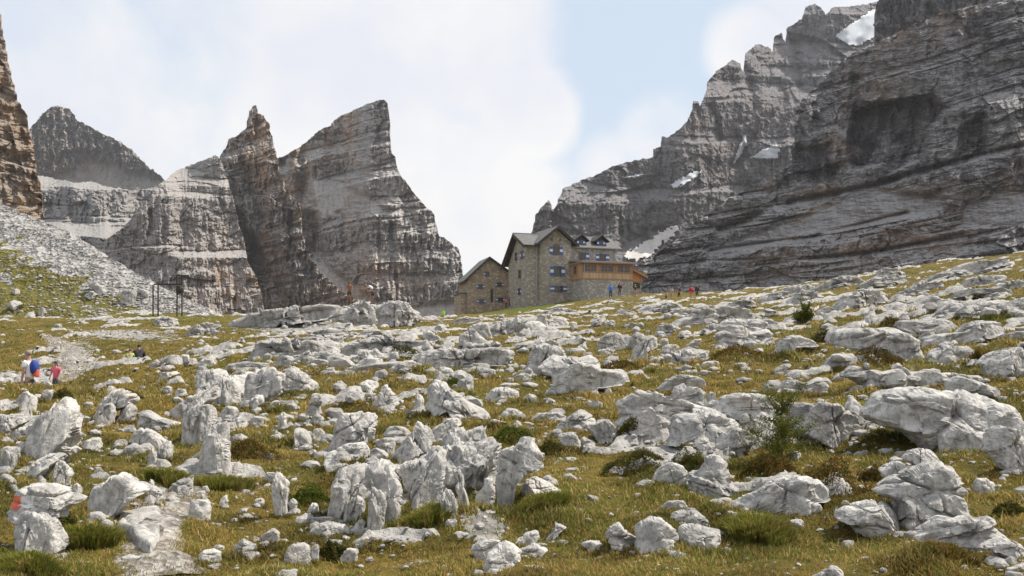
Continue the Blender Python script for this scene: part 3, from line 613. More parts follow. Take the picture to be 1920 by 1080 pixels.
# snow patches and a debris fan lying on the rock
M_snow = simple('old_snow', (.50, .52, .55), .7, 0, .22, .12)
M_fan = simple('pale_debris', (.56, .53, .50), .95, 0, .28, .5)
def drape(name, label, mtn, poly, off, mat, cat, kind=None):
    q = np.array(poly, float); x0, y0 = q.min(0); x1, y1 = q.max(0); n = 46
    gx, gy = np.meshgrid(np.linspace(x0 - 1, x1 + 1, n), np.linspace(y1 + 1, y0 - 1, n))
    wob = fbm(v3((gx / 7).ravel(), (gy / 7).ravel(), 0 * gx.ravel() + x0), 4, .65).reshape(gx.shape) * (2.6 if cat == 'snow' else 6)
    m = polymask(gx + wob, gy + wob, poly, .8)
    D = mdepth(mtn, gx.ravel(), gy.ravel()).reshape(gx.shape)
    for _ in range(14):
        E = np.pad(D, 1, mode='edge'); A = (E[1:-1, :-2] + E[1:-1, 2:] + E[:-2, 1:-1] + E[2:, 1:-1]) / 4; D = np.minimum(D, A) * .5 + A * .5
    D = D - off * (m * 1.6 - .6)
    V = v3(((gx - 960) / F * D).ravel(), D.ravel(), ((YH - gy) / F * D).ravel())
    f = grid_faces(n, n); mm = m.ravel(); f = f[mm[f].min(1) > .3]
    o = mesh_np(name, V, f, mat); tag(o, label, cat, 'old snow patches on the right massif' if cat == 'snow' else None, kind)
drape('snow_patch', 'large white snowfield high in the notch on the right skyline', 'far_ridge', [(1564, 68), (1580, 55), (1600, 42), (1625, 24), (1650, 8), (1650, 50), (1640, 70), (1612, 86), (1590, 84)], 9, M_snow, 'snow')
drape('snow_patch', 'narrow vertical snow strip in a gully of the ridge', 'far_ridge', [(1392, 258), (1399, 250), (1401, 270), (1390, 288), (1378, 306), (1372, 308), (1382, 284)], 6, M_snow, 'snow')
drape('snow_patch', 'fan-shaped snow patch at the foot of the dark wall', 'far_ridge', [(1402, 298), (1430, 280), (1455, 270), (1462, 276), (1460, 298), (1440, 298), (1420, 296)], 6, M_snow, 'snow')
drape('snow_patch', 'slanting snow strip on the middle ledge of the ridge', 'far_ridge', [(1258, 346), (1280, 332), (1300, 322), (1318, 320), (1300, 336), (1275, 350), (1262, 355)], 6, M_snow, 'snow')
drape('snow_patch', 'thin flat snow band nearest the left end of the ridge', 'far_ridge', [(1162, 332), (1185, 329), (1206, 326), (1204, 331), (1180, 334)], 6, M_snow, 'snow')
drape('debris_fan', 'pale streak of debris pouring down behind the hut', 'far_ridge', [(1172, 474), (1200, 458), (1235, 434), (1262, 420), (1274, 426), (1270, 440), (1240, 460), (1225, 480), (1195, 490), (1172, 486)], 7, M_fan, 'scree', 'structure')

def haze():
    o = MB().box(-2700, 2700, -60, 2750, -75, 520).build('haze', bpy.data.materials.new('air'))
    m = o.data.materials[0]; m.use_nodes = True; nt = m.node_tree; nt.nodes.clear(); out = N(nt, 'ShaderNodeOutputMaterial'); v = N(nt, 'ShaderNodeVolumePrincipled')
    v.inputs['Color'].default_value = (.93, .95, 1, 1); v.inputs['Density'].default_value = .00007; v.inputs['Anisotropy'].default_value = .3
    L(nt, v.outputs[0], out.inputs['Volume']); tag(o, 'thin pale mountain air softening the far cliffs', 'haze', kind='stuff')
haze()
# ------------------------------------------------------------------ limestone boulders
_ICO = {}
def ico(lv):
    if lv not in _ICO:
        bm = bmesh.new(); bmesh.ops.create_icosphere(bm, subdivisions=lv, radius=1)
        _ICO[lv] = (np.array([v.co[:] for v in bm.verts]), np.array([[v.index for v in f.verts] for f in bm.faces], np.int32)); bm.free()
    return _ICO[lv]
def outline(poly, sm=2):
    q = np.array(poly, float); x, y = q[:, 0], q[:, 1]; x2, y2 = np.roll(x, -1), np.roll(y, -1); cr = x * y2 - x2 * y; A = cr.sum() / 2
    c = np.array([((x + x2) * cr).sum(), ((y + y2) * cr).sum()]) / (6 * A)
    s = np.concatenate([np.linspace(q[i], q[(i + 1) % len(q)], 40, endpoint=False) for i in range(len(q))]) - c
    th = np.arctan2(-s[:, 1], s[:, 0]); r = np.hypot(s[:, 0], s[:, 1]); n = 180; R = np.zeros(n)
    k = ((th + math.pi) / (2 * math.pi) * n).astype(int) % n; np.maximum.at(R, k, r)
    z = np.nonzero(R > 0)[0]; R = np.interp(np.arange(n), np.r_[z - n, z, z + n], np.r_[R[z], R[z], R[z]])
    for _ in range(sm): R = (np.roll(R, 1) + 2 * R + np.roll(R, -1)) / 4
    return c, R
def rock_mesh(c, R, d, seed, style='', dep=1.0, lv=4, sink=.12, w=1., h=1.):
    """closed boulder whose outline seen from the meadow is R(angle) (photo pixels about c) at distance d"""
    rg = np.random.default_rng(seed); dirs, F_ = ico(lv); mpp = d / F
    th = np.arctan2(dirs[:, 2], dirs[:, 0]); k = (th + math.pi) / (2 * math.pi) * len(R); k0 = np.floor(k).astype(int) % len(R); fr = k - np.floor(k)
    Rr = (R[k0] * (1 - fr) + R[(k0 + 1) % len(R)] * fr) * mpp
    rho = np.hypot(dirs[:, 0], dirs[:, 2]); p = (.56 if 'p' not in style else .48) if 'r' not in style else .85
    half = .5 * min(w, 2.0 * h) * mpp * dep
    if 'p' in style: half = .55 * w * mpp * dep
    if 's' in style: half = max(half, .9 * h * mpp * dep)
    x = np.cos(th) * Rr * rho ** p; z = np.sin(th) * Rr * rho ** p
    y = np.sign(dirs[:, 1]) * np.abs(dirs[:, 1]) ** p * half
    zc_ = -.22 * h * mpp
    z = np.where(z < zc_, zc_ + (z - zc_) * (1 + sink * 9), z)
    bt = np.clip((zc_ - z) / (h * mpp + 1e-6), 0, 1.2); x = x * (1 + .45 * bt); y = y * (1 + .55 * bt)
    lean = .10 if ('p' in style or 'c' in style) else .28
    zb = z.min(); y = y + lean * (z - zb) * (1 - .5 * rho)
    Vv = np.stack([x, y, z], 1); size = float(np.sqrt(max(w, 1) * max(h, 1)) * mpp)
    # chiselled facets
    for q in range(17 if 'r' not in style else 6):
        n = np.array([rg.normal() * .9, -abs(rg.normal()) * .8 - .15, max(.06, rg.normal() * .5 + .45)]); 
        if q % 4 == 3: n = np.array([rg.normal() * .5, rg.normal() * .4, 1.0])
        n /= np.linalg.norm(n); s = Vv @ n; mx = s.max(); mn = s.mean(); lim = mn + (mx - mn) * rg.uniform(.52, .92)
        ov = np.maximum(0, s - lim); Vv = Vv - n[None] * (ov * rg.uniform(.93, 1.0) * (1 - .65 * rho ** 5))[:, None]
    # weathering: lumps, karst flutes, bedding cracks
    o = np.array([seed * 3.17 % 97, seed * 1.31 % 89, seed * 2.3 % 83]); nd = Vv / (np.linalg.norm(Vv, axis=1)[:, None] + 1e-6); nd[:, 1] *= 1.2
    far = d > 30
    q = Vv / size + o
    disp = fbm(q * 1.9, 3, .45) * .042 + fbm(q * 6.5, 3, .6) * .016
    ang = rg.uniform(-.5, .5); ca, sa = math.cos(ang), math.sin(ang)
    xs = Vv[:, 0] * ca + Vv[:, 2] * sa; zs = -Vv[:, 0] * sa + Vv[:, 2] * ca
    if 'p' in style or 'k' in style:
        fl = ridged(v3(xs / size * 4.2 + o[0], Vv[:, 1] / size * 2 + o[1], zs / size * .7 + o[2]), 3, .5); disp = disp + (fl - .5) * .035
        cr = pn(v3(xs / size * 2.6 + o[1], Vv[:, 1] / size * .8, zs / size * .35 + o[0])); disp = disp - .14 * np.exp(-(cr / .045) ** 2)
    else:
        a2 = rg.uniform(-.35, .35); zl = Vv[:, 2] * math.cos(a2) + Vv[:, 0] * math.sin(a2)
        cr = pn(v3(Vv[:, 0] / size * .6 + o[0], Vv[:, 1] / size * .6 + o[1], zl / size * 3.0 + o[2])); disp = disp - (.085 if 'l' not in style else .16) * np.exp(-(cr / .05) ** 2)
        cv = pn(q * np.array([1.7, 1.7, .8]) + 31); disp = disp - .06 * np.exp(-(cv / .03) ** 2)
        if 'l' in style: disp = disp + .05 * np.sign(pn(v3(q[:, 0] * .5, q[:, 1] * .5, zl / size * 5.)))
    jt = rg.uniform(-.5, .5); jx = (Vv[:, 0] * math.cos(jt) + Vv[:, 2] * math.sin(jt)) / size + Vv[:, 1] / size * .6; jz = (-Vv[:, 0] * math.sin(jt) + Vv[:, 2] * math.cos(jt)) / size + Vv[:, 1] / size * .25
    ka, kb = ((.16, .55) if 'p' in style or 'k' in style else (.5, .17) if 'l' in style or 's' in style else (.36, .30))
    disp = disp + (blocks(jx, jz, ka, kb, seed % 83) * .075 + blocks(jx, jz, ka * .42, kb * .42, seed % 79 + 3) * .022) * (.45 if 'r' in style else 1)
    if far and h * 1.8 < w or 'g' in style:
        b2 = pn(v3(q[:, 0] * 1.1, q[:, 1] * 1.1, q[:, 2] * 7.)); disp = disp * 1.15 + .035 * np.sign(b2) * np.minimum(1, np.abs(b2) * 6) + .03 * ridged(q * 4.5, 3) - .02
    pit = np.maximum(0, pn(q * 15.0) - .18) * .03; disp = disp - pit + .004 * fbm(q * 22., 2)
    Vv = Vv + nd * (disp * size)[:, None]
    # keep the traced size
    tw, th_ = (np.cos(th) * Rr).min(), (np.cos(th) * Rr).max(); tt = (np.sin(th) * Rr).max()
    Vv[:, 0] = tw + (Vv[:, 0] - Vv[:, 0].min()) * (th_ - tw) / (Vv[:, 0].max() - Vv[:, 0].min()); zb = Vv[:, 2].min()
    Vv[:, 2] = zb + (Vv[:, 2] - zb) * (tt - zb) / (Vv[:, 2].max() - zb)
    return Vv, F_
ROCKS = []   # (px, py, w, h, object, short name)
def add_rock(poly, gy=None, style='', label=None, short=None, dep=1.0, seed=None, d=None, sink=.12, mat=None, lvl=None, group=None):
    q = np.array(poly, float)
    if 'p' in style: q[:, 0] = q[:, 0].mean() + (q[:, 0] - q[:, 0].mean()) * 1.10; poly = q
    x0, y0 = q.min(0); x1, y1 = q.max(0); w, h = x1 - x0, y1 - y0
    seed = seed if seed is not None else len(ROCKS) + 11
    c, R = outline(poly)
    on = gy is not None and gy < 0
    if d is None:
        gd = ground_hit(min(max(c[0], -250), 2200), (abs(gy) if gy else y1)); half = (.5 * min(w, 2 * h)) * gd / F * dep; d = gd + half * .55
    px_r = max(w, h); lv = lvl or (6 if px_r > 150 else 5 if px_r > 46 else 4 if px_r > 20 else 3)
    V, Fc = rock_mesh(c, R, d, seed, style, dep, lv, 0 if on else sink, w, h)
    base = P(c[0], y1, d); V = V + P(c[0], c[1], d) - base
    m = mat or (M_rock if d < 34 else M_rockfar)
    o = mesh_np('boulder' if h > .3 * w else 'flat_rock', V, Fc, m, smooth=lv < 5); o.location = base
    o['category'] = 'boulder' if h > .3 * w else 'flat rock'
    o['group'] = group or 'limestone boulders in the meadow'
    ROCKS.append([c[0], c[1], w, h, o, short, label, d, style]); return o

DATA = open_data = '''
18,775 22,745 35,733 55,737 63,742 62,765 55,776||k|pitted grey boulder below the man with the blue backpack|
76,757 76,735 85,730 97,732 97,745 90,758||c|small upright block beside the pitted grey boulder at left|
42,868 50,805 80,780 90,760 110,745 128,745 130,760 127,797 125,830 104,845 75,862 50,872||k|tall pale slab leaning right with slanting cracks near the left edge|tall leaning slab
126,795 138,797 140,815 139,828 128,830|||small block tucked behind the right edge of the tall leaning slab|
-8,785 25,776 40,779 48,793 31,803 15,815 -8,817|||white rounded boulder cut by the left photo edge|
8,826 31,809 50,799 51,811 42,826 17,830||s||
-8,842 10,837 28,838 31,850 25,870 15,882 -8,885||k|grey cracked boulder cut by the left edge under the tall leaning slab|
33,903 42,885 58,865 80,858 104,848 115,853 104,868 85,885 60,902|||low slab lying along the foot of the tall leaning slab|
98,911 104,870 117,863 123,875 128,890 131,898 120,914||p|narrow white spike just behind the painted boulder|
156,795 167,763 179,747 202,731 221,728 233,736 249,737 251,753 231,762 212,770 185,772 167,797|796|k|arch-shaped pale boulder standing on two short legs of rock|arch-shaped boulder
175,800 183,776 194,757 210,755 212,774 208,793 188,801||p|left leg block in front of the arch-shaped boulder|
217,791 221,770 231,757 248,755 252,770 250,790||p|right leg block under the arch-shaped boulder|
291,720 297,705 308,696 325,696 334,700 320,708 305,717||||
253,770 271,772 292,784 338,797 313,805 296,807 258,801 257,788||s|long pale slab tapering right below the arch-shaped boulder|
146,843 150,832 165,820 185,822 190,838 185,844||r|low grey dome with a white rim between tall leaning slab and arch-shaped boulder|
233,826 258,803 279,804 300,815 320,826 327,840 300,838||s||
230,851 233,840 246,831 258,836 271,849 250,857||r|dark grey wedge half buried in a turf bank|
277,876 279,847 285,839 292,853 292,868||p|thin left spike of a pair of standing stones|
292,866 292,838 302,830 315,827 321,847 319,866||p|broad right stone of a pair of standing stones|pair of standing stones
302,738 305,727 313,723 322,724 323,740||||
326,740 332,728 345,731 350,742 338,748||||
304,784 308,772 338,755 369,738 402,720 404,749 383,759 362,772 338,788||k|long ramp of grooved rock rising right to the big outcrop|
356,707 369,695 394,692 417,690 429,707 417,730 392,734 373,728||k||
404,755 408,720 420,705 440,708 447,735 446,757 425,760||p|grooved grey column in the middle of the big left outcrop|
447,750 444,705 458,688 508,686 521,695 531,705 527,728 500,738 467,747||k|broad white topped block crowning the big left outcrop|big left outcrop
521,728 535,699 550,686 565,697 577,709 587,731 571,738 546,734|||pointed block at the right end of the big left outcrop|
456,765 467,749 479,740 490,740 492,755 483,766||p||
481,736 488,720 500,720 506,734 500,743|741|r||
339,828 340,797 352,774 369,761 392,757 400,774 400,797 383,830 362,838||p|tall grey fluted pillar left of the white spike pillar|
402,788 404,772 417,763 444,760 447,774 444,782 425,788||c||
374,890 377,847 387,813 400,799 415,788 423,803 421,826 427,847 425,880 400,893||p|tall pillar with a pure white pointed top|white topped pillar
425,797 433,782 458,782 464,797 454,803||||
463,797 468,782 478,780 494,783 490,797 475,800||||
498,768 508,755 520,750 523,755 512,766 502,770||s||
546,765 550,752 556,750 558,757 553,766||p||
579,758 580,743 590,737 602,740 605,753 600,760|-795|r|round dark cap stone on top of the little stack|
571,780 577,761 600,757 604,776 585,780|-795|c|pale middle block of the little stack under its cap stone|little stack of stones
583,797 585,778 606,776 607,793 592,799||c|lowest stone of the little stack|
550,803 558,803 571,809 583,824 585,834 571,838 556,830||s|bright white wedge in front of the little stack of stones|
522,801 525,776 531,772 537,788 537,803 531,809||p||
582,828 586,806 598,803 610,815 608,826||||
610,834 619,805 631,780 658,778 671,772 704,770 708,780 702,803 683,803 679,826 625,842||c|large layered block with a raised right corner|large layered block
683,826 685,803 694,799 704,807 700,830||c||
608,863 612,847 642,834 673,830 694,840 690,859 669,870 621,874|||rounded white block between large layered block and turf-topped block|
690,865 692,847 704,840 721,849 729,859 717,867||||
617,963 619,922 627,886 640,872 677,880 673,905 650,949 633,972||p|tall left wall of the turf-topped block|
670,905 680,880 720,866 745,872 752,892 735,905||s|white slab on the summit of the turf-topped block|
640,978 654,949 675,928 681,936 681,963 658,984||p|leaf-shaped slab leaning at the front of the turf-topped block|turf-topped block
687,994 690,942 692,917 702,914 717,924 722,942 717,980 710,999 692,999||p|ribbed narrow pillar at the front of the turf-topped block|
720,974 722,912 715,900 742,897 752,917 754,938 746,967 733,986||c|squared right corner pillar of the turf-topped block|
577,984 577,969 627,968 633,978 610,984||s|flat white plate left of the leaf-shaped slab|
573,1000 585,988 619,980 650,986 660,999 640,1005 600,1000||s||
664,992 667,976 677,974 684,984 680,1000||p||
528,1059 533,1034 546,1022 569,1019 581,1030 585,1057 567,1063|||flat-topped white boulder near the bottom edge, left of centre|flat white boulder at the bottom
581,1028 592,1021 598,1030 598,1051 585,1055||||
506,1092 510,1072 560,1069 562,1094||c|pale slab cut by the bottom edge under the flat white boulder|
431,1032 456,1011 477,1020 492,1030 492,1036 460,1039||||
483,1013 500,1003 515,991 523,1001 523,1013 504,1024||||
510,940 511,905 521,892 533,884 537,905 541,915 539,935 537,950 541,964 525,968 515,950||p|tall thin grey pillar with a notched side left of the turf-topped block|thin grey pillar
493,905 494,889 506,885 515,889 512,905 500,908||||
541,963 541,945 550,934 557,942 552,962||p||
573,966 581,951 594,942 596,963||p||
637,1049 650,1032 665,1028 673,1040 673,1053 650,1057||||
664,1018 679,1007 706,1009 706,1016 677,1025||s||
410,949 413,934 423,928 427,943 424,951||||
470,949 475,936 494,934 496,948||||
442,965 452,953 464,953 456,969||s||
725,861 758,826 779,813 773,797 775,788 787,797 804,809 812,826 806,845 783,857 746,867 740,876||k|wavy slanting boulder with a curled horn at its top|wavy horned boulder
771,930 781,897 800,862 812,847 825,847 833,868 833,903 825,937 804,957 785,960||p|tall leaf-shaped slab with a dark right edge left of the twin pillars|tall leaf-shaped slab
742,878 783,860 796,866 788,892 772,916 758,900||p||
826,874 827,845 832,825 850,800 868,806 880,830 887,862 880,886 858,892 840,880||p|big grey left half of the twin pillars split by dark grooves|twin split pillars
873,813 892,799 907,799 908,826 912,838 910,863 898,890 885,874 878,838||p|white right half of the twin pillars with vertical grooves|
921,886 921,834 929,822 938,830 938,857 932,894||p|slim pillar between the twin split pillars and the pyramid boulder|
929,907 931,860 960,847 991,818 1006,837 1019,860 1023,886 981,903 960,922 950,958 938,940||c|sharp pyramid boulder with a bright white right face|pyramid boulder
975,922 983,899 1004,894 1025,903 1054,922 1025,934 992,940||r|smooth rounded boulder at the foot of the pyramid boulder|
1014,908 1018,894 1029,891 1046,900 1050,912 1035,916|918|r||
888,941 910,922 912,897 925,897 929,928 927,951 908,959||||
848,880 867,880 873,907 877,932 890,955 875,957 860,926||p||
827,965 833,914 844,937 858,961 850,976 833,974||p|bright white wedge in the hollow under the twin split pillars|
881,1035 890,1018 933,1011 949,1023 915,1042 900,1055||||
905,1064 910,1043 943,1018 979,1040 975,1057 930,1072|||grey angular boulder with a pale left face at the bottom centre|angular boulder at the bottom centre
958,1025 987,1003 1012,995 1012,1012 980,1032||||
968,1035 1000,1021 1029,1030 1010,1045 980,1048||s||
1013,1017 1037,1000 1040,980 1063,990 1043,1007||||
694,767 702,751 717,726 723,720 729,736 742,745 748,761 733,767 708,772|||small grey pyramid with a needle tip left of the big sloping boulder|
669,736 671,720 683,712 708,712 710,724 700,735||r|smooth grey dome behind the small grey pyramid|
677,749 681,737 704,738 702,749||||
698,711 702,697 717,692 727,701 717,713||r||
794,770 796,738 804,728 821,712 831,713 846,728 869,740 871,753 892,763 908,763 923,778 892,788 860,788 844,776 821,778|||big white boulder sloping down to the right behind the wavy horned boulder|big sloping boulder
775,774 777,743 788,738 794,749 792,772||p||
856,724 860,711 879,706 890,715 890,736 877,740||r||
892,701 904,689 929,692 931,706 906,709||r||
901,751 925,728 944,725 967,730 977,734 981,755 944,755 912,754||k||
937,780 950,765 967,765 983,776 967,785 946,785||r||
986,790 1000,776 1042,772 1067,780 1052,790 1017,792||s||
1037,807 1060,788 1087,768 1100,778 1123,797 1104,803 1073,801|||white wedge hill-shaped rock left of the flat-topped ledge boulder|
1100,803 1123,797 1137,787 1154,797 1179,822 1175,834 1154,826 1125,826||k||
1046,815 1083,810 1094,838 1069,840 1050,828||||
958,801 971,788 981,801||||
914,794 925,786 939,790 938,798||||
806,809 829,797 846,784 862,786 865,799 846,811 819,824||k||
717,815 725,799 746,801 762,803 773,813 756,820 744,817||||
700,836 729,820 746,824 733,849 725,857||||
1004,692 1022,678 1031,663 1044,669 1066,676 1085,673 1098,665 1122,672 1131,682 1100,704 1040,708|712|k|jagged back crest of the saddle-topped boulder|
1017,730 1025,705 1040,690 1060,682 1085,680 1110,682 1122,692 1149,688 1182,691 1184,715 1150,722 1090,730 1045,744 1025,742|||long smooth boulder with a dipping saddle top in mid-meadow|saddle-topped boulder
1229,727 1260,711 1292,702 1319,705 1327,724 1296,730||s||
1273,759 1275,736 1290,725 1310,726 1325,736 1321,755 1302,765||r|pale dome nested behind the flat-topped ledge boulder|
1254,749 1262,726 1285,718 1290,730 1275,754||r||
1152,745 1196,732 1225,730 1250,740 1292,757 1333,763 1367,770 1325,784 1281,788 1246,788 1208,788 1179,790 1167,780 1165,759||s|broad flat-topped ledge boulder, bright white, right of centre|flat-topped ledge boulder
1187,824 1200,774 1212,762 1225,770 1242,788 1242,815 1225,822||c|upright tongue of rock at the left front of the flat-topped ledge boulder|
1248,811 1252,790 1275,780 1312,776 1354,768 1379,770 1381,799 1362,811 1344,828 1323,826 1292,815 1254,824||l|layered dark-cracked rock under the flat-topped ledge boulder|
1252,822 1296,797 1317,799 1317,815 1292,824 1271,828||s||
1300,836 1325,820 1333,830 1335,847 1321,849||c||
1335,844 1354,824 1385,807 1410,804 1422,830 1395,852 1365,860||l||
1331,765 1348,738 1399,742 1454,742 1484,757 1476,792 1416,798 1373,780||s|long white whaleback linking the ledge boulder to the cube boulder|
1325,749 1333,735 1343,734 1342,751 1331,762||||
1487,815 1492,764 1508,753 1552,756 1590,754 1602,760 1630,777 1649,791 1641,842 1600,839 1552,830||c|large cube-like white boulder right of the larch sapling|large cube-like boulder
1586,768 1600,744 1618,758 1632,780 1610,786|800|||
1641,779 1665,756 1663,732 1698,728 1752,734 1790,745 1820,728 1844,745 1871,761 1930,761 1940,805 1860,812 1850,858 1806,853 1763,837 1725,818 1671,804 1655,792|850||huge boulder with a white wavy top and grey front at the right edge|huge right edge boulder
1852,857 1858,810 1877,798 1904,808 1935,812 1945,890 1888,875||c|grey block leaning against the lower right of the huge right edge boulder|
1465,733 1470,721 1487,709 1503,721 1519,723 1541,705 1560,721 1554,733 1514,740 1479,740||s|white bone-shaped rock with two humps and a dip between|bone-shaped rock
1573,704 1600,685 1633,696 1671,699 1695,689 1711,702 1709,720 1657,724 1633,723||r|long double-humped grey rock above the huge right edge boulder|
1711,720 1720,702 1741,692 1763,699 1817,694 1833,707 1793,714 1760,722||s||
1774,731 1779,715 1806,704 1847,718 1887,729 1885,740 1833,737||r||
1652,882 1679,865 1709,875 1698,896 1665,899|-950||small slanting stone lying on the left shoulder of the stepped boulder|
1697,861 1709,847 1747,841 1766,861 1722,877|-950|k|rough brown-grey cap stone on top of the stepped boulder|
1653,918 1687,900 1714,881 1764,864 1807,877 1818,910 1820,966 1780,979 1749,985 1712,995 1705,947||c|big stepped boulder with stones lying on its top|stepped boulder
1570,970 1589,950 1649,938 1682,938 1705,952 1706,1006 1645,1006 1614,991||r|smooth speckled grey boulder in the grass at lower right|smooth speckled boulder
1716,1006 1753,985 1774,966 1799,975 1832,966 1853,972 1887,993 1930,1006 1935,1028 1874,1018 1845,1028 1801,1033 1764,1010||l|sprawling white layered slab near the lower right corner|sprawling layered slab
1853,1031 1887,1012 1930,1022 1940,1055 1895,1046||s||
1830,922 1835,902 1853,897 1870,910 1868,929 1849,935||k|round pitted white stone right of the stepped boulder|
1510,1092 1540,1072 1551,1062 1587,1070 1587,1092||s||
1888,1068 1925,1058 1932,1074 1895,1076||s||
1218,904 1232,882 1255,868 1282,876 1292,888 1285,914 1250,912 1222,909||r|plain pale pointed boulder left of the layered cone|
1290,907 1312,885 1332,860 1350,853 1370,868 1380,888 1384,907 1402,922 1372,934 1330,938 1305,929||l|layered cone of stacked thin beds below the ledge boulder|layered cone
1360,974 1368,947 1412,935 1445,912 1465,896 1490,892 1512,901 1540,898 1565,917 1560,932 1530,942 1510,970 1475,964 1410,964 1385,972|||broad hump-backed boulder between layered cone and smooth speckled boulder|hump-backed boulder
1240,952 1255,938 1285,938 1295,954 1270,958||r||
1252,977 1262,964 1290,959 1325,957 1338,972 1338,994 1310,992 1275,984||c||
1192,1002 1207,975 1217,970 1240,980 1262,995 1275,1012 1260,1018 1230,1032 1207,1039 1197,1027|||left half of a broken grey boulder at lower right of centre|broken grey boulder
1272,1014 1280,992 1295,985 1325,995 1354,1002 1354,1022 1320,1034 1295,1037||c|right half of the broken grey boulder with a flat top|
1235,1032 1242,1012 1268,1012 1270,1039||r||
1135,1012 1150,987 1162,980 1172,997 1197,1012 1202,1027 1175,1032 1150,1027||||
1090,1022 1100,1014 1125,1017 1135,1027 1115,1037||s||
12,964 21,926 48,909 83,911 117,918 148,940 117,952 100,977 38,977|-1040|s|upper slab of the boulder with a red and white trail mark painted on it|painted boulder
8,990 17,967 62,957 100,986 115,1026 75,1047 46,1038 12,1007||k|dark grey lower block carrying the painted slab|
152,953 156,922 192,903 210,888 231,895 246,913 267,917 269,930 248,936 225,955 194,970 162,976|||large grey peaked boulder right of the painted boulder|large peaked boulder
129,922 144,905 150,913 152,938 135,930||p||
250,924 267,908 304,925 300,936 262,934||s||
352,972 354,945 369,936 385,939 394,957 390,976 365,978||r|round dark grey boulder right of the flat path slab|round dark boulder
308,926 342,899 358,891 358,928 333,932||c|triangular pale block leaning on the turf bank|
360,936 362,922 385,920 385,938||c||
372,1045 380,1033 398,1029 413,1037 412,1052 392,1057 376,1054||r|egg-shaped white stone in the grass near the bottom left|egg-shaped stone
185,994 188,976 202,975 208,986 202,1005||k||
62,909 75,892 83,893 83,912||||
-6,897 2,889 15,895 27,906 20,912 5,907||||
277,920 281,897 290,920||p||
1118,654 1122,632 1140,622 1168,622 1175,645 1166,656 1140,658||r|squarish grey boulder in the middle of the far meadow below the hut|squarish far boulder
1178,647 1182,630 1197,621 1206,626 1203,645 1190,652||||
1182,674 1186,654 1210,637 1232,631 1236,650 1210,663 1212,674 1197,678||k||
1236,645 1241,634 1254,634 1255,647||||
1238,663 1245,647 1269,645 1287,656 1284,667 1258,667||||
1280,652 1295,639 1317,634 1315,645 1289,654||s||
1337,614 1359,602 1385,596 1416,598 1460,610 1440,624 1370,624|630|s|long white top ledge of the big far outcrop right of centre|
1337,652 1341,623 1359,609 1385,610 1405,621 1450,611 1460,638 1405,645 1372,645 1359,654||c|big far outcrop with a steep grey front right of centre|big far outcrop
1304,625 1319,612 1346,605 1352,612 1337,628||k||
1226,630 1230,612 1247,606 1278,610 1258,617 1254,630||||
1267,630 1276,620 1298,620 1295,630||||
1000,606 1013,591 1028,587 1039,597 1066,594 1068,606 1044,608 1013,610||k||
1105,612 1114,602 1129,594 1129,608||||
1131,611 1144,599 1155,607 1145,612||||
1069,614 1081,603 1084,617 1072,618||||
985,657 1013,637 1044,634 1059,648 1033,657 1000,659||s||
1013,669 1026,656 1059,655 1062,667 1039,671||||
1119,665 1127,654 1153,655 1151,665||||
1136,676 1144,666 1153,668 1153,678||||
1214,678 1225,667 1243,678 1227,683||||
1311,691 1317,678 1352,676 1350,685 1333,693||s||
1271,693 1287,683 1308,691 1291,697||s||
1203,693 1217,685 1230,692 1217,697||||
1376,682 1400,679 1405,689 1387,693||s||
1151,590 1158,580 1193,580 1195,586 1171,590||s||
1168,611 1185,604 1201,608 1185,612||s||
1271,601 1278,590 1291,592 1313,602 1304,606||s||
1276,588 1300,576 1330,571 1350,579 1375,575 1382,585 1330,589||s||
1188,577 1225,570 1260,564 1292,570 1270,580 1215,582||s||
1363,572 1368,563 1415,561 1422,568 1398,573 1397,580 1370,579||s|dark-edged flat slab like a table on the upper meadow|
1443,667 1460,632 1489,628 1533,632 1537,645 1481,650 1460,667|||pale grey boulder right of the big far outcrop, with heath at its foot|
1560,645 1562,624 1576,612 1606,618 1679,613 1711,624 1741,632 1736,656 1720,688 1682,672 1644,655 1590,650|684|c|very long grey-fronted outcrop with turf on its ledges at right|very long outcrop
1682,614 1684,600 1738,605 1766,596 1790,601 1817,618 1806,631 1752,631 1711,628||s||
1738,650 1741,635 1806,629 1822,612 1890,598 1892,620 1860,637 1806,644||s||
1725,688 1733,662 1760,643 1846,645 1841,661 1801,672 1766,683||k|grey slanting slab with a long diagonal crack under the very long outcrop|
1844,690 1882,659 1893,650 1930,656 1935,704 1866,701||||
1756,583 1779,567 1800,567 1779,582||s||
1796,588 1833,573 1860,563 1877,563 1896,583 1925,589 1915,595 1860,587||s||
1888,577 1906,561 1935,556 1935,580||||
1712,568 1744,555 1776,560 1757,568||s||
1558,574 1568,556 1617,544 1660,539 1673,556 1633,568 1590,575||k||
1474,564 1495,551 1533,544 1532,558 1489,566||k||
1669,555 1682,542 1754,544 1725,553||s||
1785,553 1806,542 1906,539 1889,549 1833,550||s||
1877,634 1904,624 1930,620 1935,640 1900,640||||
1403,612 1425,597 1450,596 1464,605 1445,622 1420,622||s||
1530,585 1552,574 1567,581 1545,586||s||
1447,699 1479,681 1487,686 1468,699||s||
1638,519 1647,505 1667,501 1710,513 1705,524||s||
1776,512 1794,497 1844,493 1902,482 1905,496 1844,504||s||
1801,535 1811,522 1828,521 1855,515 1888,515 1885,529 1855,535||k||
641,701 657,679 674,670 718,672 720,692 687,701|||broad white boulder behind the smooth grey dome|
777,677 782,655 814,656 862,656 928,650 963,652 965,679 928,679 891,690 847,694 814,690 792,681||kg|long white fractured ridge of rock across the middle of the meadow|long fractured ridge
725,692 753,677 775,674 817,686 814,699 766,697||s||
812,708 823,692 847,687 851,699 838,710||||
858,644 862,620 884,614 906,631 919,643 891,648||kg|pale triangular crag behind the long fractured ridge|
884,620 893,603 922,604 928,633 906,629||k||
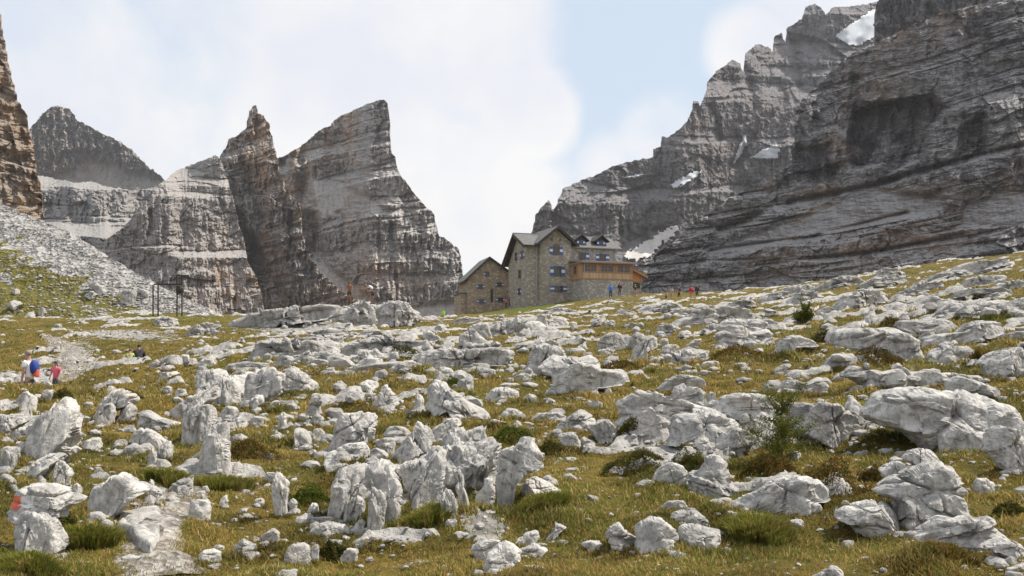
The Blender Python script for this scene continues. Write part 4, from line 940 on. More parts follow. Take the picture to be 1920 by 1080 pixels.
788,631 797,620 810,621 827,634 803,642||||
670,649 698,629 749,627 751,646 714,649||s||
670,627 687,616 714,617 716,627 692,631||s||
588,622 622,613 650,610 650,624 613,627||s||
593,647 617,628 644,632 643,647 613,653||||
653,673 677,662 705,652 720,660 720,673 672,675||k||
718,679 731,661 747,659 749,673||||
598,703 609,692 624,688 630,701 622,704||||
598,668 622,654 635,664 639,675 613,673||||
811,618 821,608 834,611 834,620||||
865,657 889,644 917,647 913,655||s||
959,708 983,698 1002,706 985,712||s||
845,600 862,593 908,593 908,605 862,606||s||
939,624 950,615 963,622 950,627||||
409,612 422,597 477,592 521,583 590,577 640,564 642,594 590,604 540,608 480,616 440,618|615|kg|long rocky ledge left of the two hikers|long rocky ledge
639,608 644,575 660,563 690,561 706,570 708,602 690,610||kg|craggy lump under the two hikers, left of a dark gap|hikers' crag
707,606 710,570 725,562 747,564 772,580 792,592 760,610 730,614||kg|craggy lump right of the two hikers' crag|
462,667 477,648 508,634 553,634 606,630 608,650 564,652 521,650 488,656||k||
530,634 564,622 630,614 643,619 586,632||s||
516,667 543,651 569,651 571,659 536,665||s||
547,674 556,660 608,658 630,667 632,676 575,678||k||
510,685 514,670 532,666 551,674 547,683 527,689||||
567,689 580,673 612,673 617,682 593,689||||
414,693 424,683 455,677 510,680 512,693 466,696|698|s||
363,685 376,672 398,673 404,683 385,689||||
330,680 339,666 352,664 356,678||||
278,687 293,673 304,683 290,689||||
295,678 319,666 337,664 332,676||||
283,607 300,591 325,594 332,607 305,612||k||
346,624 367,611 409,603 411,621 385,626||k||
1515,538 1540,522 1590,516 1640,521 1600,536||k||
1605,533 1650,514 1714,513 1706,531 1640,536||s||
1455,550 1490,533 1532,532 1520,547||k||
1690,547 1720,529 1772,526 1760,544||k||
1732,522 1780,507 1832,504 1800,519||s||
1850,542 1890,527 1932,523 1932,542||k||
1420,562 1450,547 1482,545 1470,560||s||
1230,593 1270,579 1332,582 1300,596||k||
1000,588 1040,578 1085,576 1060,588||s||
600,706 660,674 760,678 790,660 960,654 965,684 860,697 720,704|690|kg||
1190,700 1240,668 1335,652 1340,676 1290,694|686|kg||
980,694 1000,642 1058,642 1068,678 1010,704|690|kg||
620,664 680,627 760,630 800,622 832,642 760,658 690,666|652|kg||
838,648 870,604 960,598 1010,592 1034,608 940,636|630|kg||
1245,614 1290,583 1400,572 1442,592 1350,616|606|kg||
440,684 470,645 600,632 644,644 600,664 500,686|672|kg||
-10,880 60,800 110,765 142,805 124,855 60,896|870|kg|fractured bedrock body behind the tall leaning slab|
600,610 610,578 650,568 720,564 778,580 802,598 700,612|606|kg|rocky mound carrying the two hikers behind the crags|
612,978 618,905 650,872 700,862 752,880 756,960 740,985|950|kg|dark fractured bedrock mass filling behind the turf-topped block|
752,950 760,880 800,845 850,822 925,826 945,868 938,932 880,948 820,952|925|kg|fractured bedrock rib linking the twin split pillars and tall leaf-shaped slab|
345,768 372,712 430,698 520,696 588,714 585,742 500,752 430,768|745|kg|broad fractured bedrock body underneath the big left outcrop|
1190,800 1215,770 1300,765 1400,770 1420,812 1340,838 1250,822|806|lg|cracked bedrock mass beneath the flat-topped ledge boulder|
'''
LAND = []
for ln in DATA.strip().split('\n'):
    f = ln.split('|'); poly = [tuple(map(float, t.split(','))) for t in f[0].split()]
    o = add_rock(poly, float(f[1]) if f[1] else None, f[2], f[3] or None, f[4] or None)
    if f[4]: LAND.append((ROCKS[-1][0], ROCKS[-1][1], f[4]))
NMAN = len(ROCKS)

# red and white trail mark: paint laid on the upper slab of the painted boulder
def trail_mark():
    r = [q for q in ROCKS if q[5] == 'painted boulder'][0]; o = r[4]; me = o.data
    co = np.empty(len(me.vertices) * 3, np.float32); me.vertices.foreach_get('co', co); co = co.reshape(-1, 3) + np.array(o.location)
    px = 960 + co[:, 0] / co[:, 1] * F; py = YH - co[:, 2] / co[:, 1] * F
    fr = co[:, 1] < np.median(co[:, 1])
    M_red = simple('red_paint', (.62, .14, .08), .8, 0, .25, 30); M_white = simple('white_paint', (.66, .65, .63), .8, 0, .12, 25)
    fi = np.empty(len(me.polygons) * 3, np.int32); me.polygons.foreach_get('vertices', fi); fi = fi.reshape(-1, 3)
    nz = np.empty(len(me.polygons) * 3, np.float32); me.polygons.foreach_get('normal', nz); nz = nz.reshape(-1, 3)
    cx, cy = px[fi].mean(1), py[fi].mean(1); front = (nz * co[fi].mean(1)).sum(1) < 0
    wob = 1.6 * pn(v3(cx / 4, cy / 4, 0 * cx)) 
    for nm, m, x0, x1, mt in (('red_mark', M_red, 21, 38, M_red), ('white_mark', M_white, 38, 62, M_white)):
        sh = (954 - cy) * .10
        k = front & (cx + wob > x0 + sh) & (cx + wob < x1 + sh) & (cy + wob > 930) & (cy + wob < (955 if nm == 'red_mark' else 952))
        if not k.any(): continue
        ids, inv = np.unique(fi[k].ravel(), return_inverse=True); vn = np.zeros((len(co), 3)); 
        for q in range(3): np.add.at(vn, fi[:, q], nz)
        vn /= np.linalg.norm(vn, axis=1)[:, None] + 1e-9
        c = mesh_np(nm, co[ids] + vn[ids] * .003 - np.array(o.location), inv.reshape(-1, 3).astype(np.int32), mt, parent=o)
trail_mark()

# boulders on the scree
SCREE_ROCKS = [([(227, 565), (227, 546), (243, 542), (254, 546), (250, 567)], 'c', 'square pale block on the lower scree left of the steel frame'),
 ([(254, 548), (260, 540), (280, 545), (277, 555)], '', 'low brown stone right of the square block on the scree'),
 ([(154, 555), (168, 545), (182, 551), (173, 560)], '', 'small grey boulder halfway down the grassy scree'),
 ([(162, 536), (176, 528), (202, 546), (188, 549)], 's', 'slanting brown slab above the small grey scree boulder'),
 ([(12, 576), (24, 562), (40, 570), (29, 580)], 'r', 'grey boulder by the left edge on the scree foot'),
 ([(34, 612), (41, 588), (55, 584), (66, 601), (53, 614)], '', 'large grey boulder at the scree foot near the left edge'),
 ([(-6, 610), (5, 590), (17, 591), (20, 609)], '', 'grey boulder cut by the left edge at the scree foot'),
 ([(70, 588), (75, 576), (83, 576), (85, 590)], 'c', 'small dark block at the scree foot'),
 ([(215, 536), (220, 527), (232, 528), (236, 536)], '', 'small grey stone high on the lower scree right'),
 ([(18, 548), (25, 541), (36, 544), (36, 552)], '', 'small pale stone on the left grass streak of the scree')]
for poly, st, lb in SCREE_ROCKS:
    q = np.array(poly, float); dd = float(mdepth('scree_slope', q[:, 0].mean(), min(q[:, 1].max(), 604))[0])
    add_rock(poly, None, st, lb, None, d=dd - .1, group='boulders on the scree slope', mat=M_rockfar)

# further boulders scattered where the meadow is rocky
def lying_slab():
    poly = [(219, 990), (223, 955), (258, 950), (300, 958), (306, 995), (288, 1046), (258, 1034), (236, 1004)]
    q = np.array([[(px - 960) / F * ground_hit(px, py), ground_hit(px, py)] for px, py in poly]); n = 64
    x0, y0 = q.min(0) - .05; x1, y1 = q.max(0) + .05; gx, gy = np.meshgrid(np.linspace(x0, x1, n), np.linspace(y0, y1, n))
    m = polymask(gx + .04 * pn(v3((gx * 5).ravel(), (gy * 5).ravel(), 0 * gx.ravel())).reshape(gx.shape), gy, q, .025)
    cr = pn(v3((gx * 2.2).ravel(), (gy * 1.6).ravel(), 0 * gx.ravel() + 4)).reshape(gx.shape)
    gz = ground_z(gx, gy).mean() * .0 + ground_z(gx, gy); sl = np.polyfit(gy.ravel(), gz.ravel(), 1); pl = sl[0] * gy + sl[1] + .07 + .02 * fbm(v3((gx * 3).ravel(), (gy * 3).ravel(), 0 * gx.ravel()), 4).reshape(gx.shape) - .03 * np.exp(-(cr / .05) ** 2)
    z = np.where(m > .02, (gz - .1) * (1 - m) + pl * m, gz - .1)
    f = grid_faces(n, n); f = f[m.ravel()[f].max(1) > .01]
    o = mesh_np('flat_rock', v3(gx.ravel(), gy.ravel(), z.ravel()), f, M_rock); tag(o, 'flat white paving-like slab lying along the foreground path', 'flat rock', 'limestone boulders in the meadow'); LAND.append((262, 1000, 'flat path slab'))
lying_slab()
def scatter():
    rg = np.random.default_rng(21); mp = np.array([[r[0], r[1], r[2], r[3]] for r in ROCKS]); n = 0; placed = []; tries = 0
    templ = []
    while n < 30 and tries < 6000:
        tries += 1
        b_ = mp[rg.integers(0, len(mp))]; a_ = rg.choice([.35, math.pi + .35]) + rg.normal() * .5; px = b_[0] + math.cos(a_) * b_[2] * rg.uniform(.5, 1.1); py = b_[1] + b_[3] * .5 - math.sin(a_) * b_[3] * rg.uniform(.2, .8)
        sky = np.interp(px, [0, 400, 860, 1000, 1230, 1500, 1700, 1920], [600, 596, 592, 582, 564, 545, 512, 480])
        py = sky + (py - 575) * (1080 - sky) / 505
        big = rg.random(); sc_ = np.interp(py, [480, 600, 700, 850, 1080], [.55, .6, .75, 1.0, 1.25])
        w = (8 + 38 * big ** 2.6) * sc_; asp = rg.uniform(.35, .9); h = w * asp
        if py < 690: w *= 1.9; asp = rg.uniform(.14, .34); h = w * asp
        if py - h < sky - 2: continue
        ok = np.all((np.abs(mp[:, 0] - px) > (mp[:, 2] + w) * .33) | (np.abs(mp[:, 1] - (py - h / 2)) > (mp[:, 3] + h) * .36))
        if not ok: continue
        if any(abs(a - px) < (w + c) * .5 and abs(b - py) < (h + e) * .5 for a, b, c, e in placed): continue
        dz = pn(np.array([[px / 170., py / 70., 4.4]]))[0]
        if dz < rg.uniform(-.35, .25): continue
        k = rg.integers(6, 10); an = np.sort(rg.uniform(0, 2 * math.pi, k)); sk = rg.normal() * .25
        poly = []
        for a in an:
            r_ = rg.uniform(.7, 1.0); x_ = math.cos(a) * w / 2 * r_; y_ = math.sin(a) * h / 2 * r_; poly.append((px + x_ + sk * y_, py - h / 2 + y_))
        if max(p[1] for p in poly) - min(p[1] for p in poly) < h * .4: continue
        placed.append((px, py, w, h)); n += 1
        add_rock(poly, None, rg.choice(['', 'r', 'k', 's']) if w > h * 1.4 else rg.choice(['', 'p', 'k']), None, None, seed=900 + n)
scatter()

# labels for the boulders without one of their own: look + place beside a named neighbour
def label_rocks():
    used = {}
    extra = [(60, 690, 'man with the blue backpack'), (1465, 800, 'larch sapling'), (1505, 590, 'small far larch'), (1040, 500, 'stone hut'), (910, 540, 'smaller stone house'), (312, 550, 'steel cableway frame'), (258, 675, 'hiker in black'), (1296, 550, 'hiker in red'), (832, 594, 'hiker in lime green'), (150, 670, 'gravel path'), (105, 700, 'girl in pink')]
    land = LAND + extra
    for r in ROCKS: 
        if r[6]: used[r[6]] = 1
    def sz(r):
        m = math.sqrt(r[2] * r[3]); return 'tiny' if m < 10 else 'small' if m < 20 else 'medium' if m < 34 else 'sizeable' if m < 60 else 'large'
    def shp(r):
        a = r[3] / r[2]; st = r[8]
        if a > 1.25: return 'upright stone'
        if a < .32: return 'flat slab'
        if a < .5: return 'low slab' if 'r' not in st else 'low rounded boulder'
        return {'r': 'rounded boulder', 'c': 'blocky boulder', 'p': 'fluted stone', 'k': 'cracked boulder'}.get(st[:1], 'angular boulder')
    def rel(dx, dy, d):
        h = 'left of' if dx < 0 else 'right of'
        if abs(dx) > 2.2 * abs(dy): w = h
        elif abs(dy) > 2.2 * abs(dx): w = 'above' if dy < 0 else 'below'
        else: w = ('above and ' if dy < 0 else 'below and ') + h
        return ('just ' if d < 55 else '' if d < 130 else 'well ') + w
    for r in sorted(ROCKS, key=lambda r: -r[2] * r[3]):
        if r[6]: continue
        nb = sorted([(math.hypot(r[0] - a, (r[1] - b) * 1.4), a, b, nm) for a, b, nm in land])[:7]; done = False
        for t in nb:
            lb = f"{sz(r)} {shp(r)} {rel(r[0] - t[1], r[1] - t[2], t[0])} the {t[3]}"
            if lb not in used: used[lb] = 1; r[6] = lb; done = True; break
        if not done:
            for i in range(6):
                t, u = nb[i], nb[i + 1]; lb = f"{sz(r)} {shp(r)} between the {t[3]} and the {u[3]}"
                if lb not in used and len(lb.split()) < 17: used[lb] = 1; r[6] = lb; done = True; break
        if not done: r[6] = f"{sz(r)} {shp(r)} above and left of the {nb[5][3]}"
    for r in ROCKS: r[4]['label'] = r[6]
label_rocks()
print('boulders', len(ROCKS))

# loose stones nobody could count
def loose_stones(name, label, n, lo, hi, smin, smax, seed, on=None, mat=None, flatf=.6, bases=False):
    rg = np.random.default_rng(seed); tm = []
    for k in range(7):
        d0, f0 = ico(2); v = d0 * (1 + .35 * fbm(d0 * 1.3 + k * 5, 2))[:, None]
        for _ in range(5):
            nn = rg.normal(size=3); nn /= np.linalg.norm(nn); s_ = v @ nn; v = v - nn[None] * np.maximum(0, s_ - s_.max() * .7)[:, None]
        tm.append((v, f0))
    if on is None:
        m = n * 6; px = rg.uniform(-450, 2400, m); sky = np.interp(px, [0, 400, 860, 1000, 1230, 1500, 1700, 1920], [600, 596, 592, 582, 564, 545, 512, 480])
        py = sky + (1085 - sky) * rg.beta(lo, hi, m); dn = fbm(v3(px / 120., py / 45., 0 * px + 2.2), 3)
        for cx, cy, rx, ry in STONY: dn = np.maximum(dn, 1.3 * np.exp(-((px - cx) / rx) ** 2 - ((py - cy) / ry) ** 2))
        k = dn > rg.uniform(-.35, .95, m); px, py = px[k][:n], py[k][:n]; d = hits(px, py); X = (px - 960) / F * d; Z = ground_z(X, d)
    else:
        px = rg.uniform(-200, 440, n); t_ = rg.uniform(0, 1, n) ** .9; top = np.interp(px, [-320, 0, 60, 140, 200, 270, 340, 400, 440], [240, 384, 410, 446, 484, 526, 562, 588, 602]); py = top + (612 - top) * t_
        d = mdepth(on, px, py); X = (px - 960) / F * d; Z = (YH - py) / F * d
    if bases:
        k = rg.choice(len(ROCKS), n, p=np.array([r[2] * (1 if r[7] < 34 else .5) for r in ROCKS]) / sum(r[2] * (1 if r[7] < 34 else .5) for r in ROCKS))
        px = np.array([ROCKS[i][0] + ROCKS[i][2] * rg.normal() * .36 for i in k]); d = np.array([ROCKS[i][7] for i in k]); wm = np.array([ROCKS[i][2] for i in k]) * d / F
        d = d - np.minimum(wm, .9) * rg.uniform(.1, .75, n); X = (px - 960) / F * d; Z = ground_z(X, d)
    n = len(px); ss = (smin + (smax - smin) * rg.random(n) ** 3.2) * np.clip(d / 14., .55, 2.4 if on is None else 1); VV = []; FF = []; b = 0
    for i in range(n):
        v, f0 = tm[i % 7]; a = rg.uniform(0, 6.28); ca, sa = math.cos(a), math.sin(a); fz = rg.uniform(.35, .9) * flatf / .6; ex = rg.uniform(.7, 1.4)
        w = v * np.array([ex, 1, fz]) * ss[i]; w = np.stack([w[:, 0] * ca - w[:, 1] * sa, w[:, 0] * sa + w[:, 1] * ca, w[:, 2]], 1)
        VV.append(w + np.array([X[i], d[i], Z[i] + ss[i] * fz * .05])); FF.append(f0 + b); b += len(v)
    o = mesh_np(name, np.vstack(VV), np.vstack(FF), mat or M_stones, smooth=False); tag(o, label, 'stones', kind='stuff'); return o
loose_stones('loose_stones', 'loose white limestone chips scattered through the turf', 1500, 1.0, 1.9, .02, .15, 31)
loose_stones('far_stones', 'white stones and low ledges speckling the far meadow', 1200, .7, 2.6, .012, .075, 37)
loose_stones('rubble', 'broken limestone fragments gathered round the feet of the boulders', 2200, 1, 1, .016, .13, 38, bases=True)
loose_stones('gravel', 'fine pale gravel on the path and in rock hollows', 2600, 1.6, 1.1, .008, .05, 32)
loose_stones('scree_stones', 'grey and white stones strewn over the scree slope', 4200, 1, 1, .04, .26, 33, on='scree_slope', mat=M_rockfar)
path_strip('path', [(300, 1085, .32), (285, 1040, .28), (290, 1000, .25), (320, 960, .22), (345, 935, .2), (375, 915, .16)], M_gravel, 'narrow stony trail running up from the bottom left')
path_strip('path', [(110, 716, .4), (128, 700, .8), (150, 682, 1.0), (138, 660, .9), (112, 645, .7), (95, 632, .6)], M_gravel, 'pale gravel path in the hollow behind the hikers at left')
# ------------------------------------------------------------------ grass, shrubs, saplings
GCOL = np.array([(.22, .178, .05), (.33, .24, .08), (.145, .16, .038), (.43, .32, .14), (.26, .14, .055)])
def grass(n, seed):
    rg = np.random.default_rng(seed); m = int(n * 1.5)
    px = np.where(rg.random(m) < .84, rg.uniform(-90, 2010, m), np.where(rg.random(m) < .5, rg.uniform(-520, -90, m), rg.uniform(2010, 2480, m))); sky = np.interp(px, [0, 400, 860, 1000, 1230, 1500, 1700, 1920], [602, 598, 594, 584, 566, 548, 514, 482])
    py = sky + (1100 - sky) * rg.beta(1.0, 1.0, m) ** .9
    d = hits(px, py) * rg.uniform(.96, 1.04, m); edge = np.zeros(m, bool)
    ne = m // 7; rk = [r for r in ROCKS if r[7] < 32]; pw = np.array([r[2] for r in rk]); ki = rg.choice(len(rk), ne, p=pw / pw.sum())
    px[:ne] = np.array([rk[i][0] + rk[i][2] * rg.uniform(-.6, .6) for i in ki]); d[:ne] = np.array([rk[i][7] - min(.8, rk[i][2] * rk[i][7] / F) * rg.uniform(.15, .75) for i in ki]); edge[:ne] = True
    x = (px - 960) / F * d; z0 = np.zeros(m)
    bare = np.zeros(m)
    for cx, cy, rx, ry in STONY: bare = np.maximum(bare, np.exp(-((px - cx) / rx) ** 2 - ((py - cy) / ry) ** 2))
    bare = np.maximum(bare, sstep(.25, .6, rockmask(x, d)))
    cl = fbm(v3(x / .55, d / .55, z0), 2); k = (rg.random(m) > bare * 1.1) & (cl > rg.uniform(-1.1, .25, m)); k &= np.cumsum(k) <= n
    k[:] = k | (edge & (rg.random(m) > bare + .1)); px, d, x, cl, edge = px[k], d[k], x[k], cl[k], edge[k]; m = len(px); z0 = np.zeros(m); z = ground_z(x, d)
    big = fbm(v3(x / 2.6, d / 2.6, z0 + 7), 3); mid = fbm(v3(x / .9, d / .9, z0 + 3), 2)
    vb = .6 + .7 * np.clip(.55 + 1.1 * fbm(v3(x / 1.1, d / 1.1, z0 + 21), 3), 0, 1)
    hgt = .6 * (.032 + .055 * np.clip(.5 + cl, 0, 1.2) + .05 * np.clip(big, 0, 1)) * rg.uniform(.5, 1.35, m) * np.clip(d / 13, .9, 2.1)
    hgt = np.where(edge, hgt * 1.35, hgt)
    long_ = rg.random(m) < .02; hgt = np.where(long_, hgt * 2.0, hgt)
    wid = np.maximum(.0035, .00050 * d) * rg.uniform(.7, 1.4, m); wid = np.where(long_, wid * .6, wid)
    a = rg.uniform(0, 2 * math.pi, m); bend = rg.uniform(.25, 1.1, m) * hgt; wx, wy = np.cos(a) * wid, np.sin(a) * wid; b = a + rg.uniform(.8, 2.2, m); bx, by = np.cos(b) * bend, np.sin(b) * bend
    P0 = np.stack([x, d, z - .01], 1)
    def o(s, f, hh): return P0 + np.stack([s * wx + bx * f, s * wy + by * f, hgt * hh], 1)
    V = np.stack([o(-1, 0, 0), o(1, 0, 0), o(-.75, .3, .6), o(.75, .3, .6), o(0, 1, 1)], 1).reshape(-1, 3)
    i = np.arange(m, dtype=np.int32)[:, None] * 5
    T = np.concatenate([i + np.array([[0, 1, 3]]), i + np.array([[0, 3, 2]]), i + np.array([[2, 3, 4]])]).astype(np.int32)
    green = np.clip(.42 + .95 * big + .35 * mid + .25 * sstep(17, 8, d) - .2 * sstep(15, 40, d) + .15 * sstep(1100, 1700, px) * sstep(20, 9, d), 0, 1)
    lush = np.exp(-((px - 1000) / 70) ** 2 - ((d - 178) / 22) ** 2)
    r = rg.random(m); idx = np.where(r < green * .66, 2, np.where(r < .50 + .16 * green, 0, np.where(r < .80, 1, np.where(r < .93, 3, 4))))
    C = GCOL[idx] * rg.uniform(.75, 1.25, (m, 1)) * vb[:, None]; C = C * (1 - lush[:, None]) + np.array([.06, .115, .018]) * lush[:, None]
    g = mesh_np('grass', V, T, M_grass, col=np.repeat(C, 5, 0).astype(np.float32)); tag(g, 'short dry alpine grass, ochre and green, between the boulders', 'grass', kind='stuff')
grass(370000, 41)

M_bark = simple('larch_bark', (.12, .085, .06), .9, 0, .3, 20)
SH = {'green': [(.08, .10, .02), (.115, .135, .027), (.06, .07, .018)], 'heath': [(.09, .085, .022), (.165, .09, .03), (.065, .075, .018), (.20, .115, .04)], 'sedge': [(.21, .185, .045), (.145, .165, .03), (.30, .23, .075)], 'dark': [(.06, .07, .018), (.09, .09, .025), (.11, .08, .03)], 'gold': [(.22, .15, .035), (.14, .11, .03), (.25, .17, .06)]}
def shrub(name, label, px, gy, wpx, hpx, kind, seed, cat='shrub', lift=0.):
    rg = np.random.default_rng(seed); d = ground_hit(px, gy); mp = d / F; w, h = wpx * mp / 2, hpx * mp * .58; d = d + w * .55; x = (px - 960) / F * d
    n = int(np.clip(wpx * hpx * (1.05 if kind not in ('sedge', 'gold') else .55), 250, 5200)); sz = max(.012, 2.0 * mp)
    ph = rg.uniform(0, 2 * math.pi, n); rr = np.sqrt(rg.random(n)); lump = 1.1 + .75 * fbm(v3(np.cos(ph) * 1.7, np.sin(ph) * 1.7, 0 * ph + seed), 3)
    X = np.cos(ph) * rr * w * lump; Y = np.sin(ph) * rr * w * .8 * lump
    hz = (1 - rr ** 2.4) * h * (1 + .55 * fbm(v3(X / w * 2.2, Y / w * 2.2, 0 * X + seed * 1.3), 3)); Zt = hz * rg.uniform(.35, 1.0, n) ** .6 + rg.normal(size=n) * h * .05
    gz = ground_z(x + X, d + Y); C = np.array(SH[kind]); base = np.stack([x + X, d + Y, gz + np.maximum(Zt, 0) + lift], 1)
    if kind == 'sedge' or kind == 'gold':
        a = rg.uniform(0, 2 * math.pi, n); L_ = h * rg.uniform(.5, 1.25, n); out = np.stack([np.cos(ph) * rr, np.sin(ph) * rr, 0 * ph], 1) * (L_ * .75)[:, None] + rg.normal(size=(n, 3)) * np.array([1, 1, 0]) * (L_ * .18)[:, None]
        wv = np.stack([np.cos(a), np.sin(a), 0 * a], 1) * max(.004, .8 * mp); b0 = np.stack([x + X * .75, d + Y * .75, gz - .01 + hz * .25], 1); up = np.stack([0 * a, 0 * a, L_], 1)
        V = np.stack([b0 - wv, b0 + wv, b0 + out * .45 + up * .75 + wv * .7, b0 + out * .45 + up * .75 - wv * .7, b0 + out + up * .9], 1).reshape(-1, 3)
        i = np.arange(n, dtype=np.int32)[:, None] * 5; T = np.concatenate([i + np.array([[0, 1, 2]]), i + np.array([[0, 2, 3]]), i + np.array([[3, 2, 4]])]).astype(np.int32); rep = 5; Fc = [T]
    else:
        u = rg.normal(size=(n, 3)); u /= np.linalg.norm(u, axis=1)[:, None]; v = np.cross(u, rg.normal(size=(n, 3))); v /= np.linalg.norm(v, axis=1)[:, None] + 1e-6; s = sz * rg.uniform(.5, 1.3, n)[:, None]
        V = np.stack([base - u * s, base - v * s * .45, base + u * s, base + v * s * .45], 1).reshape(-1, 3); Fc = [np.arange(n * 4, dtype=np.int32).reshape(-1, 4)]; rep = 4
    cn = fbm(base / (w * .5) + seed, 2); ci = np.clip((np.clip(.5 + cn * .8, 0, .999) * .6 + rg.random(n) * .4) * len(C), 0, len(C) - 1).astype(int)
    cc = np.repeat(C[ci] * rg.uniform(.75, 1.25, (n, 1)), rep, 0).astype(np.float32)
    loc = np.array([x, d, float(ground_z(np.array([x]), np.array([d]))[0])])
    o = mesh_np(name, V, Fc, M_leaf, col=cc, loc=loc); tag(o, label, cat, 'low shrubs and tussocks in the meadow'); return o
SHRUBS = [
 ('shrub', 'dark green juniper mound between ledge boulder tongue and layered cone', 1300, 888, 90, 44, 'dark'),
 ('shrub', 'long dark heather bank left of the juniper mound', 1190, 888, 110, 36, 'dark'),
 ('shrub', 'orange-flecked heath around the foot of the larch sapling', 1440, 890, 110, 48, 'heath'),
 ('shrub', 'wide rusty heath between the larch sapling and the stepped boulder', 1560, 912, 150, 72, 'heath'),
 ('shrub', 'rusty sprig of heath against the small stones of the stepped boulder', 1640, 905, 60, 42, 'heath'),
 ('tussock', 'shaggy dark sedge tussock in front of the hump-backed boulder', 1422, 1018, 110, 52, 'sedge'),
 ('tussock', 'overhanging turf tussock left of the white topped pillar', 318, 912, 84, 44, 'sedge'),
 ('tussock', 'low turf bank in front of the white topped pillar', 412, 922, 110, 34, 'sedge'),
 ('shrub', 'green turf bank between thin grey pillar and turf-topped block', 580, 945, 80, 52, 'green'),
 ('shrub', 'green dwarf pine cushion behind the pyramid boulder', 962, 830, 76, 40, 'green'),
 ('shrub', 'dark green cushion right of the pyramid boulder', 1032, 850, 44, 30, 'dark'),
 ('shrub', 'dark bush in the gap between cube-like boulder and huge right edge boulder', 1655, 758, 56, 40, 'green'),
 ('shrub', 'dark bush tucked left of the ledge boulder tongue', 1178, 812, 44, 44, 'dark'),
 ('shrub', 'red-brown heath under the very long outcrop', 1650, 690, 84, 40, 'heath'),
 ('shrub', 'brown heath at the foot of the pale grey boulder right of the far outcrop', 1505, 668, 80, 26, 'heath'),
 ('shrub', 'golden bush beside the slanting cracked slab at right', 1850, 678, 60, 36, 'gold'),
 ('shrub', 'dark green hollow shrub at the right edge behind the layered slab', 1895, 972, 70, 40, 'dark'),
 ('tussock', 'tall lush grass clump right of the painted boulder', 160, 1032, 124, 54, 'sedge'),
 ('tussock', 'lush grass clump at the bottom left under the painted boulder', 60, 1082, 140, 36, 'sedge'),
 ('shrub', 'dark round bush behind the arch-shaped boulder', 236, 752, 50, 34, 'dark'),
 ('shrub', 'dark bush right of the pitted grey boulder', 118, 748, 50, 30, 'dark'),
 ('shrub', 'rusty heath right of the white topped pillar', 470, 858, 90, 46, 'heath'),
 ('shrub', 'leafy sprig over the side of the painted boulder', 108, 992, 56, 44, 'dark'),
 ('shrub', 'dark moss shrub in front of the turf-topped block', 622, 1048, 60, 38, 'dark'),
 ('shrub', 'moss shrub behind the big sloping boulder', 850, 724, 40, 26, 'green'),
 ('shrub', 'heath strip in front of the squarish far boulder', 1160, 690, 80, 18, 'heath'),
 ('shrub', 'heath patch below the big far outcrop', 1370, 672, 120, 26, 'heath'),
 ('shrub', 'dark turf edge above the very long outcrop', 1548, 640, 50, 30, 'dark'),
 ('shrub', 'dark shrub patch left of the long fractured ridge', 762, 672, 40, 20, 'dark'),
 ('shrub', 'dark turf behind the broad white boulder in mid-meadow', 640, 686, 44, 18, 'dark'),
 ('tussock', 'golden tussock in the dip of the slabs above the very long outcrop', 1742, 624, 44, 20, 'gold'),
 ('shrub', 'green mound on the slope above the slabs at right', 1860, 604, 80, 22, 'green'),
 ('tussock', 'grass tuft at the foot of the tall leaf-shaped slab', 805, 990, 84, 44, 'sedge'),
 ('tussock', 'golden grass tuft right of the hollow below the pyramid boulder', 1015, 960, 110, 36, 'sedge'),
 ('tussock', 'golden tussock right of the smooth speckled boulder', 1780, 1048, 90, 34, 'gold'),
 ('shrub', 'twiggy larch seedling on the grassy slope above the very long outcrop', 1668, 614, 46, 26, 'heath'),
]
for k, (nm, lb, px, gy, w, h, kd) in enumerate(SHRUBS): shrub(nm, lb, px, gy, w, h, kd, 300 + k, cat=nm)
# turf cushion lying on the block
def cushion():
    q = [r for r in ROCKS if r[6] and r[6].startswith('white slab on the summit')][0]; o = q[4]
    me = o.data; co = np.empty(len(me.vertices) * 3, np.float32); me.vertices.foreach_get('co', co); co = co.reshape(-1, 3) + np.array(o.location)
    rg = np.random.default_rng(5); n = 2600; c = P(712, 896, q[7]); X = c[0] + rg.normal(size=n) * .13; Y = c[1] - .12 + rg.normal(size=n) * .10
    Z = np.array([co[np.argmin((co[:, 0] - a) ** 2 + (co[:, 1] - b) ** 2 - .0 * co[:, 2])][2] for a, b in zip(X, Y)]); Z = np.minimum(Z, c[2] + .05) + rg.random(n) * .05
    b = np.stack([X, Y, Z], 1); u = rg.normal(size=(n, 3)); u /= np.linalg.norm(u, axis=1)[:, None]; v = np.cross(u, rg.normal(size=(n, 3))); v /= np.linalg.norm(v, axis=1)[:, None]; s = .014
    V = np.stack([b - u * s, b - v * s * .5, b + u * s, b + v * s * .5], 1).reshape(-1, 3); C = np.array(SH['green'])[rg.integers(0, 3, n)]
    t = mesh_np('tussock', V, np.arange(n * 4, dtype=np.int32).reshape(-1, 4), M_leaf, col=np.repeat(C, 4, 0).astype(np.float32), loc=c); tag(t, 'green turf cushion growing on the summit of the turf-topped block', 'tussock', 'low shrubs and tussocks in the meadow')
cushion()

